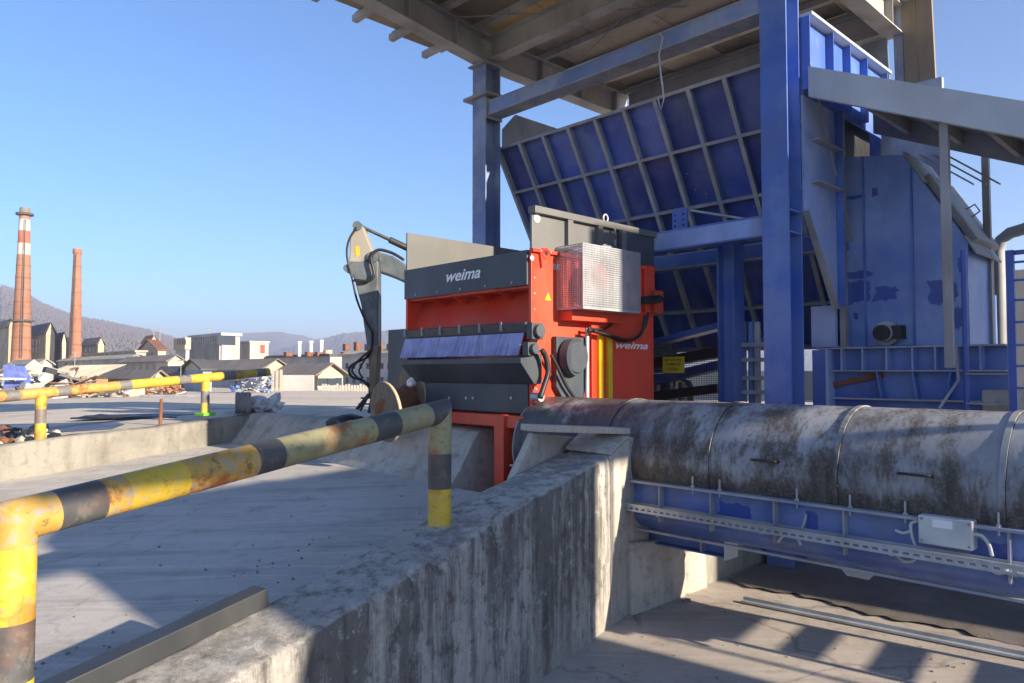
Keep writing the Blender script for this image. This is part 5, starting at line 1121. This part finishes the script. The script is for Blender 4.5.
# long hall roofs mid left
T = bldg('warehouse', 'wide low warehouse with faded brown roof behind the far rail', 'warehouse', 255, 95)
B = lbox(T, 262, 95, 196, 290, 371, M['grey_wall']); gable_roof(T, B, 1.5, M['roofgrey'], 'x', .5)
T = bldg('blue_shed', 'small blue grey gabled shed above the far rail', 'shed', 200, 80)
B = lbox(T, 203, 80, 183, 212, 370, M['bluewall']); gable_roof(T, B, 1.1, M['roofdark'], 'y', .4)
T = bldg('dark_roof_shed', 'low shed with wide dark roof left of the blue grey shed', 'shed', 180, 84)
B = lbox(T, 182, 84, 158, 192, 375, M['barn']); gable_roof(T, B, .9, M['roofdark'], 'x', .5)
T = bldg('light_roof_shed', 'orange plank shed with long light corrugated roof at the left', 'shed', 98, 62)
B = lbox(T, 96, 62, 44, 108, 379, M['barn'])
T.part('roof', MB().prism([onL for onL in [Vector((B[0] - .8, B[2] - .5, B[5])), Vector((B[1] + .3, B[2] - .5, B[5])), Vector((B[1] - .2, B[2] + 2.2, B[5] + 1.15)), Vector((B[0] - .6, B[2] + 2.2, B[5] + 1.15))]], (0, 0, .08)), M['rooflight'])
n = 34; mb = MB()
for k in range(n + 1): x = B[0] - .8 + (B[1] - B[0] + 1.05) * k / n; mb.bar((x, B[2] - .5, B[5] + .1), (x + .15, B[2] + 2.2, B[5] + 1.25), .09, .06)
T.part('roof_ridges', mb, M['rooflight'], kind='stuff')
T = bldg('open_barn', 'long brown timber barn with grey roof left of the dark roofed shed', 'barn', 150, 68)
B = lbox(T, 152, 68, 100, 166, 381, M['barn']); gable_roof(T, B, .9, M['roofgrey'], 'x', .5)
for k in range(5): c = Ly(112 + k * 9, 386, B[2]); T.part('bay_opening', MB().box(c.x - .3, c.x + .3, B[2] - .03, B[2] + .02, B[4], c.z + .35), M['glass'])
# old factory buildings round the chimneys
def old(label, pxc, D, pxl, pxr, ytop, wall, roof, rise, wins, along='x'):
    T = bldg('old_factory', label, 'building', pxc, D); B = lbox(T, pxc, D, pxl, pxr, ytop, M[wall]); gable_roof(T, B, rise, M[roof], along, .4)
    for px, py, w_, h_ in wins: win_y(T, B, px, py, w_, h_)
old('old plaster factory building directly right of the banded chimney', 46, 170, 26, 55, 334, 'plaster', 'roofdark', 2.6, [(30 + k * 3.3, 342 + r_ * 8, .8, 1.4) for k in range(5) for r_ in range(2)])
old('old plaster building at the far left edge beside the banded chimney', 9, 168, -14, 14, 327, 'plaster', 'roofgrey', 1.8, [(-2 + k * 4, 345, .9, 1.5) for k in range(3)])
old('low plaster house between the two chimneys', 62, 172, 52, 66, 342, 'cream', 'roofdark', 2.2, [(55, 350, .8, 1.3), (60, 350, .8, 1.3)])
old('dark blue roofed building just left of the plain chimney', 70, 185, 61, 74, 340, 'bluewall', 'roofdark', .7, [(66, 347, 1.5, .8)])
old('cream house with grey roof right of the plain chimney', 98, 175, 82, 104, 345, 'plaster', 'roofgrey', 1.8, [(86 + k * 4, 350, .9, 1.2) for k in range(3)])
old('cream gabled house below the wooded hill', 158, 150, 139, 166, 350, 'cream', 'rust', 2.2, [(145, 355, .8, 1.2), (152, 355, .8, 1.2)], 'y')
old('low white industrial shed in front of the plain chimney', 128, 130, 58, 150, 359, 'pale_wall', 'rooflight', .8, [(66 + k * 8, 364, 1.6, .6) for k in range(8)])
old('low grey building left of the corrugated shed', 40, 105, 8, 52, 365, 'grey_wall', 'rooflight', .8, [(12 + k * 6, 371, 1.2, .7) for k in range(5)])
old('pale low hall behind the brown timber barn', 168, 110, 120, 184, 362, 'cream', 'roofgrey', 1.0, [(126 + k * 7, 367, 1.2, .8) for k in range(5)])
old('small red roofed house on the slope left of the grey tower', 150, 210, 142, 158, 343, 'cream', 'rust', 2.2, [(147, 348, .8, 1)])
T = bldg('flat_roof_hall', 'long pale flat roofed hall right of the plain chimney below the hill', 'building', 138, 140)
B = lbox(T, 136, 140, 84, 146, 352, M['pale_wall']); T.part('roof_slab', MB().box(B[0] - .3, B[1] + .3, B[2] - .3, B[3] + .3, B[5], B[5] + .35), M['rooflight'])
for k in range(10): win_y(T, B, 88 + k * 4.8, 356, .5, .9)
# lamp masts
for k, (px, yt, yb, D) in enumerate(((181, 360, 392, 70), (154, 330, 356, 200), (160, 329, 352, 210), (75, 352, 372, 90), (209, 328, 345, 160))):
    a = onD(px, yt, D); g = ground_at(px, D); T = Thing('lamp_mast', ('slim pale mast with insulators above the far rail', 'thin mast on the hillside left of the grey tower', 'thin second mast on the hillside beside the first', 'thin pole in front of the plain chimney', 'thin aerial mast behind the pale industrial block')[k], 'mast', 'W', (a.x, D, g), 'masts in the background')
    T.part('pole', MB().cyl((a.x, D, g), (a.x, D, a.z), .035 * D / 70, 6), M['steel']); T.part('arm', MB().box(a.x - .004 * D, a.x + .004 * D, D - .05, D + .05, a.z - .1, a.z + .02), M['steel'])
# ------------------------------------------------------------------ scrap yard: piles of single pieces
rng = random.Random(31)
def scrap(n, px0, px1, y0, y1, Dr, mats, smin, smax):
    mb = MB()
    for k in range(n):
        D = rng.uniform(*Dr); px = rng.uniform(px0, px1); a = onD(px, 380, D); g = yz(a.x, a.y); py = rng.uniform(y0, y1); top = max(onD(px, py, D).z, g + .1)
        kind = rng.random(); s_ = rng.uniform(smin, smax); z = g + rng.uniform(0, max(0, top - g - s_ * .3)); c = Vector((a.x, D, z + s_ * .2)); mb.mi = rng.randrange(len(mats))
        d1 = Vector((rng.uniform(-1, 1), rng.uniform(-1, 1), rng.uniform(-.35, .5))).normalized() * s_
        if kind < .4: mb.bar(c - d1, c + d1, s_ * .5, .06, (rng.uniform(-.5, .5), rng.uniform(-.5, .5), 1))
        elif kind < .7: mb.bar(c - d1, c + d1, .12, .12)
        elif kind < .85: mb.blob(c, s_ * .5, 1, .9, k, .6)
        else: mb.bar(c - d1 * .5, c + d1 * .5, s_ * .7, s_ * .5)
    link('scrap_heap', mb, mats, kind='stuff')
mm = [M[k] for k in ('rust', 'plank', 'steel', 'wood', 'black', 'roofgrey', 'white_pl', 'tan', 'galv')]
scrap(230, -6, 88, 364, 392, (44, 56), mm, .3, 1.0)
scrap(90, 84, 128, 381, 391, (46, 58), mm, .2, .55)
scrap(80, 145, 186, 381, 392, (60, 68), [M['rust'], M['barn'], M['steel'], M['wood']], .15, .45)
scrap(80, 232, 271, 371, 391, (70, 78), [M['white_pl'], M['galv'], M['steel'], M['blue'], M['black']], .2, .6)
c = onD(14, 377, 45); mb = MB(); a = [onD(*p, 45) for p in ((3, 365), (16, 366), (25, 382), (30, 392), (3, 394))]; mb.prism(a, (0, .8, 0)); solo('leaning_sheet', 'blue sheet leaning in the scrap heap at the left edge', 'sheet', mb, M['tarp'], base=tuple(a[-1]))
mb = MB(); a, b = onD(224, 377, 72), onD(252, 375, 72); mb.box(a.x, b.x, 72, 74, b.z - .35, b.z); solo('tarpaulin', 'blue tarpaulin roof over stacked metal parts', 'tarpaulin', mb, M['tarp'], base=(a.x, 73, b.z))
for px0, px1, y0, D, m, lab in ((94, 118, 384, 50, 'pale_wall', 'long white box lying in front of the orange shed'), (121, 131, 382.5, 51, 'cream', 'cream crate standing right of the long white box'), (131, 139, 383, 51.5, 'plank', 'pale crate at the right end beside the cream crate')):
    a, b = onD(px0, y0, D), onD(px1, y0, D); g = yz(a.x, a.y); mb = MB(); mb.box(a.x, b.x, D, D + .9, g, a.z); solo('crate', lab, 'crate', mb, M[m], base=(a.x, D, g), bevel=.03)
a = onD(35, 372, 47); mb = MB(); mb.bar(onD(26, 366, 47), onD(52, 384, 47), 1.2, .12, (.2, -.8, .6)); solo('board', 'tan board sloping down the scrap heap beside the blue sheet', 'board', mb, M['plank'], base=tuple(a))
mb = MB(); mb.bar(onD(50, 377, 46), onD(75, 385, 46), .9, .15, (.2, -.6, .6)); a = onD(60, 380, 46); solo('bent_sheet', 'dark bent metal sheet on the scrap heap before the orange shed', 'sheet', mb, M['black'], base=tuple(a))
mb = MB(); a, b = onD(140, 396.2, 48), onD(205, 396.2, 48); mb.cyl(a, b, .1, 8); solo('pipe', 'long grey pipe lying on the yard behind the far rail', 'pipe', mb, M['steel'], base=(a.x, a.y, yz(a.x, a.y)))
# ------------------------------------------------------------------ hills
def hill(name, D, ridge, depth, mat, rough, step, zlow):
    V = []; x0, x1 = ridge[0][0], ridge[-1][0]; n = int((x1 - x0) / step); m = 14; F_ = []
    def rz(px):
        for (a, za), (b, zb) in zip(ridge, ridge[1:]):
            if px <= b: t = (px - a) / (b - a); t = t * t * (3 - 2 * t) * .5 + t * .5; return za + (zb - za) * t
        return ridge[-1][1]
    for i in range(n + 1):
        px = x0 + (x1 - x0) * i / n; zr = onD(px, rz(px), D).z
        for k in range(m + 1):
            t = k / m; d = D - depth * (1 - t); h = zlow + (zr - zlow) * (t ** .8)
            nz = rough * (noise.noise(Vector((px * .9, t * 9, D))) + .6 * noise.noise(Vector((px * 2.3, t * 22, D))) + .35 * abs(noise.noise(Vector((px * 6, t * 40, D))))) * (.3 + .7 * t)
            V.append(((px - CX) / F * d, d, h + nz))
    F_ = [(i * (m + 1) + k, (i + 1) * (m + 1) + k, (i + 1) * (m + 1) + k + 1, i * (m + 1) + k + 1) for i in range(n) for k in range(m)]
    nb = len(V)
    for i in range(n + 1): v = V[i * (m + 1) + m]; V.append((v[0] * 1.25, v[1] * 1.25, zlow))
    F_ += [(i * (m + 1) + m, (i + 1) * (m + 1) + m, nb + i + 1, nb + i) for i in range(n)]
    mb = MB(); mb.add(V, F_); struct(name, mb, mat)
hill('hills', 1300, [(-160, 290), (-60, 284), (0, 287), (18, 292), (40, 304), (62, 313), (80, 319), (100, 322), (125, 327), (150, 332), (172, 339), (200, 352), (230, 362), (260, 372)], 700, M['hill'], 3.0, 1.0, 0)
hill('far_hills', 2600, [(120, 352), (180, 345), (215, 338), (245, 333), (275, 331.5), (300, 335), (320, 340), (345, 342), (380, 346), (470, 356), (600, 362), (900, 360)], 900, M['hillfar'], 3, 3.0, 0)
hill('far_hills', 1900, [(200, 372), (270, 352), (300, 343), (325, 338), (345, 333), (370, 331.5), (400, 330), (440, 329), (520, 332), (700, 345), (1100, 350)], 700, M['hillfar'], 4, 2.5, 0)
rng = random.Random(77); mb = MB()
ridge = [(0, 287), (18, 292), (40, 304), (62, 313), (80, 319), (100, 322), (125, 327), (150, 332), (172, 339), (200, 352)]
def rzz(px):
    for (a, za), (b, zb) in zip(ridge, ridge[1:]):
        if px <= b: return za + (zb - za) * (px - a) / (b - a)
    return ridge[-1][1]
for k in range(6000):
    px = rng.uniform(0, 200); t = rng.random() ** .6; D = 1300 - 700 * (1 - t); zr = onD(px, rzz(px), 1300).z; h = zr * (t ** .8); x = (px - CX) / F * D; H = rng.uniform(2.5, 6.5)
    r_ = H * rng.uniform(.28, .42); a0 = rng.uniform(0, 6.3)
    V = [(x, D, h - 1)] ; V = [(x + r_ * math.cos(a0 + j * 1.257), D + r_ * math.sin(a0 + j * 1.257), h + H * rng.uniform(.25, .5)) for j in range(5)] + [(x, D, h - 1.5), (x + rng.uniform(-.6, .6), D, h + H)]
    mb.add(V, [(j, (j + 1) % 5, 6) for j in range(5)] + [((j + 1) % 5, j, 5) for j in range(5)])
link('hillside_wood', mb, M['hill'], kind='stuff')
# ------------------------------------------------------------------ haze
HZ = True
if HZ:
    mb = MB(); mb.box(-3600, 3600, -3600, 3600, -1.2, 175); m, nn, ll, pp = newmat('haze_air'); nn.remove(pp)
    pv = nn.new('ShaderNodeVolumePrincipled'); pv.inputs['Color'].default_value = (.78, .83, 1, 1); pv.inputs['Density'].default_value = .00055; pv.inputs['Anisotropy'].default_value = .2
    ll.new(pv.outputs[0], nn['Material Output'].inputs['Volume']); link('haze', mb, m, kind='stuff')
